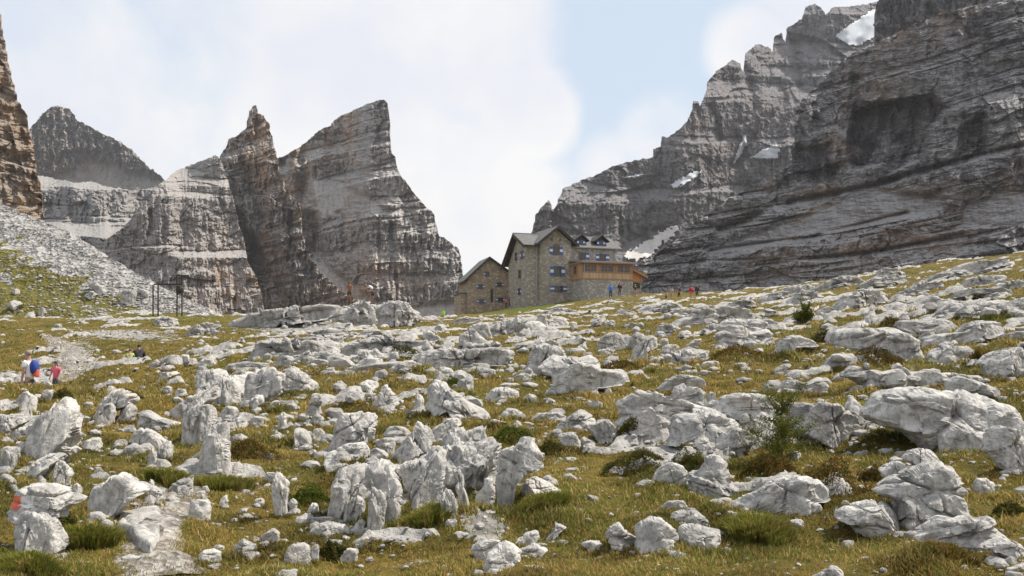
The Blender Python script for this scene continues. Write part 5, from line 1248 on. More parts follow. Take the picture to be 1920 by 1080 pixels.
def sapling(label, px, gy, hpx, spread, seed, dens=1.0):
    rg = np.random.default_rng(seed); d = ground_hit(px, gy); mp = d / F; H = hpx * mp; x = (px - 960) / F * d; z = float(ground_z(np.array([x]), np.array([d]))[0]) - .03
    t = thing('larch_sapling', (x, d, z), 0, label, 'larch')
    tk = MB(); pts = [(0, 0, 0), (.01 * H, 0, H * .4), (-.01 * H, 0, H * .75), (0, 0, H)]; tk.tube(pts, [H * .022, H * .016, H * .009, H * .003], 6)
    V = []; C = []; cols = np.array([(.10, .12, .022), (.15, .145, .03), (.07, .085, .02)]); nb = int(34 * dens)
    for b in range(nb):
        f = .12 + .80 * (b / nb); a = rg.uniform(0, 2 * math.pi); ln = spread * mp * .5 * (1.15 - f) ** .8 * rg.uniform(.65, 1.15); rise = ln * (rg.uniform(.25, .6) if f < .65 else rg.uniform(.8, 1.8))
        p0 = np.array([0, 0, H * f]); dirv = np.array([math.cos(a) * ln, math.sin(a) * ln, rise]); tip = p0 + dirv
        tk.tube([tuple(p0), tuple(p0 + dirv * .55 + np.array([0, 0, -.04 * ln])), tuple(tip)], [H * .007, H * .005, H * .002], 4)
        for _ in range(int(95 * (1.1 - f) * dens) + 12):
            s = rg.uniform(.12, 1.05); q = p0 + dirv * s + rg.normal(size=3) * ln * .09; nd = rg.normal(size=3); nd /= np.linalg.norm(nd); L_ = max(.024, 8 * mp) * rg.uniform(.6, 1.2); wd = np.cross(nd, rg.normal(size=3)); wd /= np.linalg.norm(wd); wd *= max(.0026, .95 * mp)
            V += [q - wd, q + wd, q + nd * L_]; C += [cols[rg.integers(0, 3)] * rg.uniform(.8, 1.3)] * 3
    tk.build('trunk', M_bark, t)
    mesh_np('crown', np.array(V), np.arange(len(V), dtype=np.int32).reshape(-1, 3), M_leaf, parent=t, col=np.array(C, np.float32)); return t
sapling('young larch sapling with thin upright shoots beside the cube-like boulder', 1466, 868, 128, 150, 61, 1.5)
sapling('small dark larch on the upper slope above the pale grey boulder', 1508, 608, 30, 50, 62, .9)
# ------------------------------------------------------------------ the hut
M_wall = mat_masonry('hut_masonry', (.33, .28, .225), (.49, .43, .355), (.42, .37, .31), 1.0)
M_wall2 = mat_masonry('pale_masonry', (.36, .33, .29), (.56, .53, .48), (.40, .37, .33), 1.1)
M_wallsm = mat_masonry('house_masonry', (.36, .27, .19), (.52, .42, .31), (.42, .34, .25), 1.1)
M_roof = mat_shingle('grey_shingles', (.16, .154, .146)); M_dark = mat_boards('dark_timber', (.055, .042, .034), 'z', .25)
M_wood = mat_boards('larch_boards', (.52, .31, .165), 'x', .22); M_wood2 = mat_boards('pale_larch_boards', (.56, .38, .22), 'x', .30); M_beam = simple('larch_beam', (.33, .19, .105), .7, 0, .2, 3)
M_orange = mat_boards('orange_boards', (.50, .24, .10), 'x', .2)
M_blue = simple('blue_paint', (.03, .10, .38), .6, 0, .15, 3); M_whitep = simple('white_shutter', (.72, .72, .72), .6, 0, .06, 3); M_glass = mat_glass('window_glass'); M_metal = simple('zinc', (.35, .36, .37), .45, .6, .1, 2); M_frame = simple('window_frame_wood', (.16, .10, .06), .7)

def shutter(par, x0, x1, z0, z1, y):
    b = MB(); h = (z1 - z0) / 3; b.box(x0, x1, y - .05, y, z0, z0 + h).box(x0, x1, y - .05, y, z0 + h, z0 + 2 * h).box(x0, x1, y - .05, y, z0 + 2 * h, z1)
    o = b.build('shutter', M_blue, par, fix=False); o.data.materials.append(M_whitep)
    for k, p in enumerate(o.data.polygons):
        if k // 6 == 1: p.material_index = 1
    return o
def window(par, x, z, w, h, y, sh=True, arch=False, side=None, fm=None, sides=(True, True)):
    """window on the wall plane y (facing -y); side=plane x when it faces -x"""
    f = MB(); t = .10
    def bx(m, x0, x1, y0, y1, z0, z1):
        if side is None: m.box(x0, x1, y0, y1, z0, z1)
        else: m.box(y0, y1, -x1, -x0, z0, z1)       # local (x along -y, y depth along +x)
    x0, x1, z0, z1 = x - w / 2, x + w / 2, z - h / 2, z + h / 2
    bx(f, x0 - t, x0, y - .09, y + .02, z0 - t, z1 + t); bx(f, x1, x1 + t, y - .09, y + .02, z0 - t, z1 + t); bx(f, x0, x1, y - .09, y + .02, z1, z1 + t); bx(f, x0, x1, y - .14, y + .02, z0 - t, z0)
    bx(f, x - .03, x + .03, y - .075, y - .03, z0, z1); bx(f, x0, x - .03, y - .07, y - .03, z - .03, z + .03); bx(f, x + .03, x1, y - .07, y - .03, z - .03, z + .03)
    if arch: f.prism([(x - w / 2 - t, y - .09, z1 + t)] + [(x + math.cos(a) * (w / 2 + t), y - .09, z1 + t + math.sin(a) * w * .38) for a in np.linspace(math.pi, 0, 9)[1:-1]] + [(x + w / 2 + t, y - .09, z1 + t)], (0, .1, 0))
    o = f.build('window', fm or M_frame, par)
    g = MB(); bx(g, x0, x1, y - .028, y + .01, z0, z1); g.build('pane', M_glass, o)
    if sh:
        for k, (a, b) in enumerate(((x0 - t - w * .5, x0 - t - .01), (x1 + t + .01, x1 + t + w * .5))):
            if not sides[k]: continue
            if side is None: shutter(o, a, b, z0, z1, y - .03)
            else:
                m = MB(); hh = (z1 - z0) / 3
                for q in range(3): bx(m, a, b, y - .08, y - .03, z0 + hh * q, z0 + hh * (q + 1))
                s = m.build('shutter', M_blue, o, fix=False); s.data.materials.append(M_whitep)
                for kk, p in enumerate(s.data.polygons):
                    if kk // 6 == 1: p.material_index = 1
    return o
def slab_roof(name, par, ridge, eave, x0, x1, th, mat):
    """sloping roof plane between ridge (y,z) and eave (y,z), running x0..x1"""
    (y0, z0), (y1, z1) = ridge, eave
    return MB().prism([(x0, y0, z0), (x0, y1, z1), (x0, y1, z1 - th), (x0, y0, z0 - th)], (x1 - x0, 0, 0)).build(name, mat, par)

def hut():
    O = P(988, 572, 190); h = thing('mountain_hut', tuple(O), math.radians(21), 'large stone mountain hut with steep gable, blue and white shutters and timber veranda', 'hut')
    # main block, its gable end facing left
    prof = [(0, 0, -4), (0, 9.2, -4), (0, 9.2, 8.55), (0, 4.5, 12.8), (0, 0, 10.72)]
    MB().prism(prof, (17.3, 0, 0)).build('wall', M_wall, h)
    roof = slab_roof('roof', h, (4.5, 13.1), (-.85, 10.55), -.9, 18.2, .22, M_roof); slab_roof('roof_slope', roof, (4.5, 13.1), (10.4, 7.75), -.9, 18.2, .22, M_roof)
    MB().prism([(-1.0, -.95, 10.45), (-1.0, 4.5, 13.05), (-1.0, 4.5, 12.55), (-1.0, -.95, 9.95)], (.14, 0, 0)).prism([(-1.0, 4.5, 13.05), (-1.0, 10.5, 7.65), (-1.0, 10.5, 7.15), (-1.0, 4.5, 12.55)], (.14, 0, 0)).build('bargeboard', M_dark, roof)
    MB().prism([(-.85, 9.3, 7.6), (-.85, 10.35, 7.55), (-.85, 10.35, 7.7), (-.85, 4.5, 12.83), (-.85, 0, 10.6), (-.85, 0, 10.3), (-.85, 4.5, 12.4)], (.8, 0, 0)).build('eave_lining', M_dark, roof)
    MB().box(8.3, 18.2, -1.0, -.86, 10.38, 10.52).build('gutter', M_metal, roof)
    MB().box(-.95, 18.25, 4.35, 4.65, 13.08, 13.2).build('ridge_cap', M_metal, roof)
    # projecting gabled bay
    ax, az = 5.15, 13.95; sl = .79
    MB().prism([(2.2, -.9, -4), (8.1, -.9, -4), (8.1, -.9, az - sl * 2.95 - .32), (ax, -.9, az - .32), (2.2, -.9, az - sl * 2.95 - .32)], (0, 3.5, 0)).build('bay_wall', M_wall, h)
    br = MB()
    for s in (-1, 1): br.prism([(ax, -2.0, az), (ax + s * 3.95, -2.0, az - sl * 3.95), (ax + s * 3.95, -2.0, az - sl * 3.95 - .2), (ax, -2.0, az - .24)], (0, 9.2, 0))
    bro = br.build('bay_roof', M_roof, h)
    for s in (-1, 1):
        MB().prism([(ax, -2.12, az + .02), (ax + s * 4.0, -2.12, az - sl * 4.0), (ax + s * 4.0, -2.12, az - sl * 4.0 - .5), (ax, -2.12, az - .55)], (0, .12, 0)).build('bargeboard', M_dark, bro)
        MB().prism([(ax, -1.98, az - .26), (ax + s * 3.9, -1.98, az - sl * 3.9 - .24), (ax + s * 3.9, -1.98, az - sl * 3.9 - .40), (ax, -1.98, az - .44)], (0, 1.06, 0)).build('eave_lining', M_dark, bro)
    window(h, 5.2, 9.7, 1.15, 1.35, -.9, arch=True); window(h, 5.45, 6.05, 1.3, 1.6, -.9); window(h, 5.7, 2.95, 1.5, .9, -.9)
    for x in (4.35, 5.95):
        w = MB().box(x - .2, x + .2, -.94, -.86, 11.35, 11.85).build('window', M_frame, h); MB().box(x - .14, x + .14, -.955, -.93, 11.41, 11.79).build('pane', M_glass, w)
    # left end windows
    window(h, -2.2, 9.0, .9, 1.3, -.0, side=0); window(h, -5.2, 9.0, .9, 1.3, 0, side=0, sh=False); window(h, -3.4, 5.7, .9, 1.3, 0, side=0, sh=False); window(h, -3.6, 2.6, .8, 1.0, 0, side=0)
    MB().box(1.7, 1.86, -.12, 0, 0, 10.5).build('downpipe', M_metal, h)
    # upper front wall windows and dormers on the right
    window(h, 10.7, 9.0, 1.2, 1.1, 0, sides=(False, True)); window(h, 14.7, 8.9, 1.2, 1.1, 0)
    for x in (10.6, 14.6):
        d = MB().prism([(x - .8, .4, 10.9), (x + .8, .4, 10.9), (x + .8, .4, 12.0), (x, .4, 12.7), (x - .8, .4, 12.0)], (0, 3.2, 0)).build('dormer', M_dark, h)
        rr = MB()
        for s in (-1, 1): rr.prism([(x, -.15, 12.95), (x + s * 1.45, -.15, 11.85), (x + s * 1.45, -.15, 11.65), (x, -.15, 12.73)], (0, 3.9, 0))
        rr.build('dormer_roof', M_dark, d)
        MB().box(x - .38, x + .38, .33, .39, 11.1, 11.95).build('pane', M_glass, d)
        for s in (-1, 1): shutter(d, x + s * .62 - .2, x + s * .62 + .2, 11.05, 11.95, .38)
    MB().box(17.05, 17.2, -.13, -.01, 7.6, 10.3).build('downpipe', M_metal, h)
    MB().box(7.2, 7.9, 5.2, 5.9, 11.6, 14.2).build('chimney', M_wall, h)
    # timber veranda on a stone base
    MB().box(8.1, 17.9, -5.7, -.02, -3, 4.45).build('veranda_base', M_wall2, h)
    v = MB().box(8.12, 17.86, -5.66, -.03, 4.45, 7.35).build('veranda', M_wood, h)
    MB().box(8.2, 17.8, -5.72, -5.665, 4.6, 5.55).build('panel', M_wood2, v)
    MB().prism([(7.7, -6.35, 7.3), (18.4, -6.35, 7.3), (18.4, -6.35, 7.55), (7.7, -6.35, 7.55)], (0, 6.3, .55)).build('veranda_roof', M_metal, v)
    MB().box(7.75, 18.35, -6.40, -6.36, 7.18, 7.42).box(7.66, 7.695, -6.3, -.1, 7.15, 7.42).build('fascia', M_beam, v)
    fr = MB().box(8.1, 17.9, -5.76, -5.67, 5.56, 5.72).box(8.1, 17.9, -5.76, -5.67, 7.0, 7.17).box(8.08, 17.92, -5.78, -5.67, 4.36, 4.58)
    for x in (8.14, 11.35, 14.55, 17.74): fr.box(x - .1, x + .1, -5.765, -5.675, 5.73, 6.99)
    fr.build('timber_frame', M_beam, v)
    for x in (9.6, 12.9, 16.1):
        for s in (-.62, .62): window(v, x + s, 6.33, .98, 1.05, -5.67, sh=False, fm=M_beam)
    window(v, 2.6, 6.2, 1.2, 1.3, 8.11, sh=False, side=8.11, fm=M_beam)
    MB().box(7.98, 8.11, -5.72, -.1, 4.36, 4.6).build('sill_beam', M_beam, v)
    MB().tube([(8.4, -5.85, 7.2), (8.4, -5.85, 1.0)], .06, 6).build('downpipe', M_metal, v)
    # low annex with a sloping roof
    a = MB().prism([(17.92, -4.2, 4.3), (20.6, -4.2, 4.3), (20.6, -4.2, 5.4), (17.92, -4.2, 6.6)], (0, 5, 0)).build('annex', M_orange, h)
    MB().prism([(17.9, -4.9, 7.0), (21.4, -4.9, 5.45), (21.4, -4.9, 5.25), (17.9, -4.9, 6.8)], (0, 6.4, 0)).build('annex_roof', M_roof, a)
    MB().prism([(17.93, -4.95, 6.78), (21.3, -4.95, 5.28), (21.3, -4.95, 4.92), (17.93, -4.95, 6.4)], (0, .1, 0)).build('fascia', M_orange, a)
    MB().box(17.92, 20.5, -3.9, .6, -2, 4.28).build('annex_base', M_wall, h)
    MB().box(18.2, 20.2, -4.0, -3.92, 3.2, 4.1).build('door_or_opening', M_dark, h)  # dark sheet painted in for the shade of the opening under the annex
    return h
hut()
def fix_side_windows(): pass

def house():
    O = P(877, 588, 200); h = thing('stone_house', tuple(O), math.radians(13), 'smaller brown stone house with pointed gable left of the large hut', 'house')
    MB().prism([(0, 0, -3), (8.6, 0, -3), (8.6, 0, 7.15), (4.05, 0, 10.25), (0, 0, 6.45)], (0, 9, 0)).build('wall', M_wallsm, h)
    r = MB().prism([(4.05, -.6, 10.62), (-.75, -.6, 6.15), (-.75, -.6, 5.9), (4.05, -.6, 10.34)], (0, 10, 0)).prism([(4.05, -.6, 10.62), (9.3, -.6, 7.05), (9.3, -.6, 6.8), (4.05, -.6, 10.34)], (0, 10, 0)).build('roof', M_roof, h)
    MB().prism([(4.05, -.7, 10.6), (-.8, -.7, 6.1), (-.8, -.7, 5.75), (4.05, -.7, 10.2)], (0, .09, 0)).prism([(4.05, -.7, 10.6), (9.35, -.7, 7.0), (9.35, -.7, 6.65), (4.05, -.7, 10.2)], (0, .09, 0)).build('bargeboard', M_dark, r)
    w = MB().box(-1.1, -.02, 1.0, 8, -3, 3.7).build('lean_to', M_wallsm, h); MB().box(-1.3, -.01, .8, 8.2, 3.72, 3.95).build('lean_to_roof', M_roof, w)
    window(h, 3.7, 7.4, .55, .75, 0, sides=(True, False)); window(h, 2.4, 5.05, .7, .65, 0); window(h, 6.0, 5.45, .7, .65, 0); window(h, 2.6, 2.3, .75, .65, 0); window(h, 6.2, 2.65, .8, .65, 0)
    MB().box(4.3, 4.75, -.06, -.01, 2.2, 4.6).build('dark_panel', M_dark, h)
    MB().tube([(5.05, -.1, 7.3), (5.05, -.1, 0)], .05, 6).build('downpipe', M_metal, h)
    c = MB().prism([(7.4, -1.3, 4.4), (9.4, -1.3, 5.5), (9.4, -1.3, 5.3), (7.4, -1.3, 4.2)], (0, 1.25, 0)).build('porch_roof', M_orange, h)
    MB().box(8.0, 8.59, -.08, -.01, 0.6, 4.2).build('door_or_opening', M_wood, h)
house()

# ------------------------------------------------------------------ cableway frame
def frame():
    d = 106.; O = P(290, 584, d); k = d / F; t = thing('cableway_frame', tuple(O), 0, 'rusty steel cableway frame of four posts on the grassy rim', 'steel frame')
    M = simple('rusty_steel', (.05, .038, .032), .8, .3, .3, 4)
    for x0, y0, top in ((-3, 0, 50), (1.5, .8, 53), (42, 0, 66), (46.5, .8, 70)): MB().box(x0 * k - .055, x0 * k + .055, y0 - .06, y0 + .06, -.8, top * k).build('post', M, t)
    MB().box(-4 * k, 47 * k, .3, .42, 50 * k, 52 * k + .03).build('beam', M, t); MB().box(38 * k, 62 * k, .3, .42, 67 * k, 69 * k).build('beam', M, t)
    MB().ball((46 * k, .2, 41 * k), .42, .3, .40, 10, 6).tube([(46 * k, .2, 41 * k), (46 * k, .2, 66 * k)], .035, 5).build('pulley_block', M, t)
    MB().tube([(38 * k, .36, 70 * k), (90 * k, 8, 70.5 * k), (150 * k, 16, 69 * k)], .025, 4).build('cable', M, t)
frame()

# ------------------------------------------------------------------ people
SKIN = {}
def col_mat(c, rough=.8):
    k = tuple(round(x, 3) for x in c)
    if k not in SKIN: SKIN[k] = simple('cloth_or_skin_%d' % len(SKIN), c, rough, 0, .12, 18)
    return SKIN[k]
def skinned(name, nodes, edges, radii, mat, parent, sub=1):
    me = bpy.data.meshes.new(name); me.from_pydata(nodes, edges, []); o = bpy.data.objects.new(name, me); S.collection.objects.link(o)
    m = o.modifiers.new('s', 'SKIN'); m.use_smooth_shade = True; m.branch_smoothing = .3
    for v, r in zip(me.skin_vertices[0].data, radii): v.radius = r if isinstance(r, tuple) else (r, r)
    me.skin_vertices[0].data[0].use_root = True
    s = o.modifiers.new('d', 'SUBSURF'); s.levels = sub; s.render_levels = sub
    dg = bpy.context.evaluated_depsgraph_get(); nm = bpy.data.meshes.new_from_object(o.evaluated_get(dg)); o.modifiers.clear(); o.data = nm; bpy.data.meshes.remove(me)
    nm.name = name; nm.materials.clear(); nm.materials.append(mat); nm.polygons.foreach_set('use_smooth', [True] * len(nm.polygons)); o.parent = parent
    return o
def person(px, feet, label, H=1.72, yaw=0, lean=0, thigh=(8, -8), knee=(4, 10), arm=(10, -8), elbow=(12, 15), skin=(.42, .24, .16), shirt=(.3, .3, .3), sleeves=1, legs=(.06, .06, .08), leglen=1.0, hair=(.04, .025, .015), pack=None, packbot=None, d=None, longhair=False, cap=None, bare=False, head_pitch=0, fingers=False, group=None):
    """yaw: 0 faces away from the camera, 180 faces it, 90 faces left; angles in degrees, forward positive"""
    d = d or ground_hit(px, feet); x = (px - 960) / F * d; z = (YH - feet) / F * d
    t = thing('person', (x, d, z), math.radians(yaw), label, 'person', group); R = math.radians; s = H / 1.75
    def dirv(a): return Vector((0, math.sin(R(a)), -math.cos(R(a))))
    hipz = 0; J = {}; J['pel'] = Vector((0, 0, 0))
    up = Vector((0, math.sin(R(lean)), math.cos(R(lean)))); J['wai'] = J['pel'] + up * .16; J['che'] = J['pel'] + up * .36; J['nec'] = J['pel'] + up * .53
    hu = Vector((0, math.sin(R(lean + head_pitch)), math.cos(R(lean + head_pitch)))); J['hb'] = J['nec'] + hu * .07; J['hm'] = J['nec'] + hu * .17 + Vector((0, .015, 0)); J['ht'] = J['nec'] + hu * .275
    for q, sg in enumerate((-1, 1)):
        J['hip%d' % q] = Vector((sg * .095, 0, -.04)); J['kn%d' % q] = J['hip%d' % q] + dirv(thigh[q]) * .42; J['an%d' % q] = J['kn%d' % q] + dirv(thigh[q] - knee[q]) * .40; J['toe%d' % q] = J['an%d' % q] + Vector((sg * .02, .17, -.045))
        J['sh%d' % q] = J['pel'] + up * .49 + Vector((sg * .185, 0, 0)); J['el%d' % q] = J['sh%d' % q] + (dirv(arm[q]) + Vector((sg * .12, 0, 0))).normalized() * .29; J['wr%d' % q] = J['el%d' % q] + (dirv(arm[q] + elbow[q]) + Vector((sg * .02, 0, 0))).normalized() * .25
        J['ha%d' % q] = J['wr%d' % q] + (J['wr%d' % q] - J['el%d' % q]).normalized() * .085
    lo = min(J['an0'].z, J['an1'].z) - .075
    for k in J: J[k] = (J[k] - Vector((0, 0, lo))) * s
    def sub(names, edges, rad, nm, mat, grow=0.):
        ix = {n: i for i, n in enumerate(names)}
        return skinned(nm, [tuple(J[n]) for n in names], [(ix[a], ix[b]) for a, b in edges], [tuple((q + grow) * s for q in r) if isinstance(r, tuple) else (r + grow) * s for r in rad], mat, t)
    RAD = {'pel': (.155, .115), 'wai': (.135, .10), 'che': (.165, .115), 'nec': .062, 'hb': .060, 'hm': (.083, .10), 'ht': (.06, .07)}
    for q in '01': RAD.update({'hip' + q: .088, 'kn' + q: .058, 'an' + q: .040, 'toe' + q: (.045, .03), 'sh' + q: .062, 'el' + q: .043, 'wr' + q: .030, 'ha' + q: (.040, .020)})
    names = ['pel', 'wai', 'che', 'nec', 'hb', 'hm', 'ht'] + [a + q for q in '01' for a in ('hip', 'kn', 'an', 'toe', 'sh', 'el', 'wr', 'ha')]
    E = [('pel', 'wai'), ('wai', 'che'), ('che', 'nec'), ('nec', 'hb'), ('hb', 'hm'), ('hm', 'ht')] + [(a + q, b + q) for q in '01' for a, b in (('hip', 'kn'), ('kn', 'an'), ('an', 'toe'), ('sh', 'el'), ('el', 'wr'), ('wr', 'ha'))] + [('pel', 'hip' + q) for q in '01'] + [('che', 'sh' + q) for q in '01']
    body = sub(names, E, [RAD[n] for n in names], 'body', col_mat(skin))
    # face and fingers grow from the same body mesh
    bm = bmesh.new(); bm.from_mesh(body.data)
    ex = MB(); hm = J['hm']; fwd = Vector((0, math.cos(R(lean + head_pitch)), -math.sin(R(lean + head_pitch)))); ex.ball(tuple(hm + fwd * .10 * s - hu * .012 * s), .014 * s, .022 * s, .026 * s, 8, 5)
    for sg in (-1, 1): ex.ball(tuple(hm + Vector((sg * .085, -.005, 0)) * s), .012 * s, .022 * s, .034 * s, 8, 5)
    if fingers:
        for q in '01':
            a = (J['ha' + q] - J['wr' + q]).normalized(); sd_ = Vector((1, 0, 0)); fw = Vector((0, 1, 0)); c = J['ha' + q]
            for f, (of, ln) in enumerate(((-.027, .068), (-.009, .078), (.009, .074), (.026, .058))):
                b = c + fw * of * s + a * .01 * s; m = b + a * ln * .55 * s; ex.tube([tuple(b), tuple(m), tuple(m + (a + fw * .35) * ln * .45 * s)], [.0095 * s, .0088 * s, .006 * s], 6)
            b = c - a * .05 * s + fw * .03 * s; ex.tube([tuple(b), tuple(b + (a * .5 + fw) * .03 * s), tuple(b + (a + fw) * .05 * s)], [.011 * s, .010 * s, .007 * s], 6)
    me2 = bpy.data.meshes.new('x'); me2.from_pydata(ex.v, [], ex.f); bm.from_mesh(me2); bpy.data.meshes.remove(me2); bmesh.ops.recalc_face_normals(bm, faces=bm.faces); bm.to_mesh(body.data); bm.free()
    # clothing
    if not bare:
        nn = ['pel', 'wai', 'che', 'nec'] + [a + q for q in '01' for a in (('sh', 'el', 'wr') if sleeves > 1 else ('sh', 'el'))]
        ee = [('pel', 'wai'), ('wai', 'che'), ('che', 'nec')] + [('che', 'sh' + q) for q in '01'] + [('sh' + q, 'el' + q) for q in '01'] + ([('el' + q, 'wr' + q) for q in '01'] if sleeves > 1 else [])
        keep = {n: J[n].copy() for n in J}
        if sleeves < 2: J['nec'] = J['nec'] - up * .035 * s
        J['pel'] = J['pel'] - up * .07 * s
        if sleeves == 1:
            for q in '01': J['el' + q] = J['sh' + q].lerp(J['el' + q], .62)
        sub(nn, ee, [RAD[n] for n in nn], 'jacket' if sleeves > 1 else 'shirt', col_mat(shirt), .028 if sleeves < 2 else .038)
        for n in keep: J[n] = keep[n]
    nn = ['pel'] + [a + q for q in '01' for a in ('hip', 'kn', 'an')][: 7]; nn = ['pel', 'wai'] + [a + q for q in '01' for a in (('hip', 'kn', 'an') if leglen >= 1 else ('hip', 'kn'))]
    keep = {n: J[n].copy() for n in J}; J['wai'] = J['pel'] + up * .10 * s
    if leglen < 1:
        for q in '01': J['kn' + q] = J['hip' + q].lerp(J['kn' + q], .72)
    sub(nn, [('pel', 'wai')] + [('pel', 'hip' + q) for q in '01'] + [('hip' + q, 'kn' + q) for q in '01'] + ([('kn' + q, 'an' + q) for q in '01'] if leglen >= 1 else []), [RAD[n] for n in nn], 'trousers' if leglen >= 1 else 'shorts', col_mat(legs), .022)
    for n in keep: J[n] = keep[n]
    sb = MB()
    for q in '01': sb.ball(tuple(J['an' + q] + Vector((0, .06, -.045)) * s), .05 * s, .13 * s, .042 * s, 10, 6)
    sb.build('shoes', col_mat((.07, .06, .055)), t, smooth=True)
    hb = MB(); c = hm - fwd * .02 * s + hu * .035 * s; hb.ball(tuple(c), .093 * s, .105 * s, .088 * s, 12, 8)
    if longhair: hb.ball(tuple(hm - fwd * .07 * s - hu * .09 * s), .085 * s, .055 * s, .17 * s, 10, 8)
    hb.build('cap' if cap else 'hair', col_mat(cap or hair), t, smooth=True)
    if cap: MB().ball(tuple(c + fwd * .12 * s - hu * .01 * s), .07 * s, .07 * s, .012 * s, 10, 4).build('cap_brim', col_mat(cap), t, smooth=True)
    if pack:
        bk = Vector((0, -math.cos(R(lean)), math.sin(R(lean)))); m0 = J['pel'] + up * .10 * s + bk * .155 * s; m1 = J['che'] + bk * .185 * s; m2 = J['nec'] + up * .02 * s + bk * .15 * s
        pk = skinned('backpack', [tuple(m0), tuple(m1), tuple(m2)], [(0, 1), (1, 2)], [(.155 * s, .115 * s), (.17 * s, .135 * s), (.10 * s, .085 * s)], col_mat(pack), t, 2)
        if packbot: skinned('pack_pocket', [tuple(m0 - up * .04 * s + bk * .03 * s), tuple(m0 - up * .0 * s + bk * .05 * s), tuple(m1 - up * .06 * s + bk * .06 * s)], [(0, 1), (1, 2)], [(.13 * s, .09 * s), (.12 * s, .09 * s), (.07 * s, .05 * s)], col_mat(packbot), pk, 2)
        st = MB()
        for sg in (-1, 1): st.tube([tuple(J['sh0' if sg < 0 else 'sh1'].lerp(J['nec'], .45) - bk * .075 * s + up * .03 * s), tuple(J['che'] + Vector((sg * .11 * s, 0, 0)) - bk * .135 * s), tuple(J['wai'] + Vector((sg * .145 * s, 0, 0)) - bk * .02 * s)], .014 * s, 5)
        st.build('strap', col_mat(pack), pk)
    return t
TAN = (.25, .115, .06); G1 = 'hikers near the hut'
person(56, 772, 'grey-haired man in a white shirt with a blue backpack walking left', 1.75, 78, 3, (14, -14), (6, 14), (4, 12), (8, 12), (.42, .24, .17), (.78, .78, .80), 1, (.05, .06, .10), 1, (.26, .21, .16), (.02, .05, .26), (.55, .09, .04), d=30.5, fingers=True, head_pitch=6)
person(105, 746, 'dark-haired girl in a pink top behind the man with the backpack', 1.18, 175, 2, (10, -6), (6, 8), (6, 4), (25, 30), (.44, .26, .19), (.75, .13, .20), 1, (.06, .06, .09), 1, (.05, .03, .02), d=34.5, longhair=True)
person(260, 689, 'hiker dressed in black sitting with back turned on the slope left of the outcrop', 1.78, 15, 26, (118, 124), (128, 132), (20, 24), (30, 34), (.36, .20, .14), (.018, .018, .022), 2, (.025, .025, .03), 1, (.03, .02, .015), d=50)
person(243, 688, 'child in a yellow-green shirt sitting beside the hiker in black', 1.32, 10, 16, (118, 124), (128, 130), (16, 20), (26, 30), (.42, .25, .18), (.45, .55, .16), 1, (.12, .13, .12), 1, (.10, .06, .03), d=49)
_cr = [r for r in ROCKS if r[5] == "hikers' crag"][0][7]
person(655, 568, 'tanned hiker in dark shorts standing on the long ledge with long brown hair', 1.82, 200, 2, (6, -14), (2, 4), (12, 4), (55, 60), TAN, (.05, .03, .03), 1, (.02, .02, .022), .5, (.14, .07, .035), bare=True, longhair=True, d=_cr - .6)
person(699, 570, 'tanned bare-backed hiker bending down on the craggy lump with a white pack', 1.92, 100, 52, (12, -2), (14, 10), (46, 30), (6, 14), TAN, (.6, .6, .6), 1, (.02, .02, .022), .5, (.16, .09, .05), (.80, .80, .80), bare=True, d=_cr - .4)
person(831, 603, 'walker in a lime green jacket half hidden in the dip left of the stone house', 1.7, 160, 0, (6, -6), (4, 6), (8, -8), (10, 12), shirt=(.38, .75, .04), sleeves=2, legs=(.30, .28, .25), d=150, cap=(.40, .75, .06))
person(411, 599, 'person in red sitting at the foot of the orange cliff', 1.7, 30, 14, (118, 124), (128, 130), (16, 20), (26, 30), shirt=(.55, .03, .03), sleeves=2, legs=(.10, .03, .03), d=160)
person(437, 599, 'person in blue sitting at the foot of the orange cliff', 1.75, 200, 8, (118, 124), (128, 130), (16, 20), (26, 30), shirt=(.03, .06, .45), sleeves=2, legs=(.03, .03, .05), d=162)
person(1145, 558, 'walker in a bright blue jacket and black trousers before the veranda base', 1.75, 195, 0, (8, -8), (4, 8), (8, -8), (14, 12), shirt=(.03, .20, .62), sleeves=2, legs=(.02, .02, .025), group=G1, d=141)
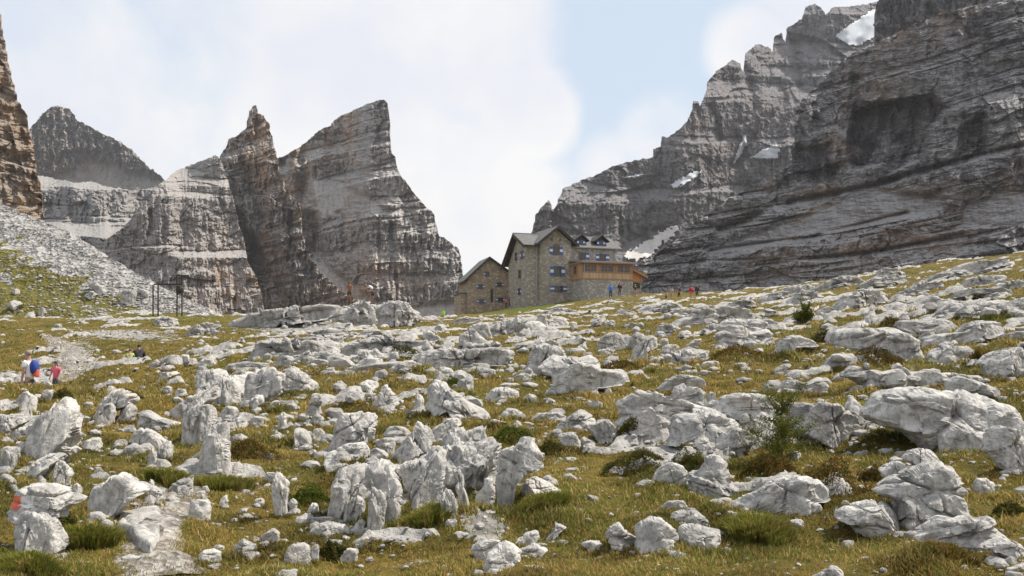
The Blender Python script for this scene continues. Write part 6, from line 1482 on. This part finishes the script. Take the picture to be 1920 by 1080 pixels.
person(1162, 554, 'walker in dark clothes with a maroon backpack before the veranda base', 1.75, 5, 2, (8, -8), (4, 8), (8, -8), (14, 12), shirt=(.025, .02, .025), sleeves=2, legs=(.08, .05, .05), pack=(.10, .02, .03), group=G1, d=146)
person(1191, 557, 'walker in a black top and shorts with blond hair under the annex', 1.70, 15, 2, (10, -8), (4, 8), (8, -8), (14, 12), shirt=(.02, .03, .03), legs=(.40, .25, .18), leglen=.5, hair=(.45, .28, .12), group=G1, d=143)
person(1249, 563, 'child in an orange-red shirt, leftmost of the group right of the hut', 1.15, 170, 0, (4, -4), (4, 6), (8, -4), (14, 12), shirt=(.75, .14, .10), legs=(.03, .03, .05), hair=(.06, .04, .03), group=G1, d=140)
person(1259, 562, 'walker in pale khaki clothes beside the child in orange-red', 1.65, 185, 0, (6, -6), (4, 6), (8, -8), (14, 12), shirt=(.42, .36, .26), legs=(.38, .32, .24), hair=(.09, .06, .04), group=G1, d=141)
person(1273, 560, 'walker in a red shirt with a black backpack, middle of the group', 1.72, 60, 4, (10, -10), (4, 8), (8, -8), (14, 12), shirt=(.42, .04, .06), legs=(.03, .03, .03), hair=(.03, .02, .02), pack=(.03, .05, .035), group=G1, d=141)
person(1296, 561, 'walker in a wide bright red jacket and bare legs', 1.75, 10, 2, (6, -6), (4, 6), (12, -6), (14, 12), shirt=(.62, .02, .04), sleeves=2, legs=(.45, .20, .12), leglen=.5, hair=(.05, .03, .02), pack=(.55, .02, .04), group=G1, d=140)
person(1307, 560, 'walker in navy with a red cap, rightmost of the group', 1.82, 185, 0, (6, -6), (4, 6), (8, -8), (14, 12), shirt=(.035, .035, .06), sleeves=2, legs=(.06, .06, .08), cap=(.65, .10, .10), group=G1, d=141)
person(949, 576, 'person in pink standing by the porch of the smaller house', 1.6, 190, 0, (6, -6), (4, 6), (8, -8), (14, 12), shirt=(.65, .10, .18), legs=(.05, .05, .06), group=G1, d=192)
person(955, 575, 'person in black beside the person in pink at the porch', 1.7, 90, 0, (8, -8), (4, 6), (8, -8), (14, 12), shirt=(.02, .02, .025), sleeves=2, legs=(.02, .02, .025), group=G1, d=191)
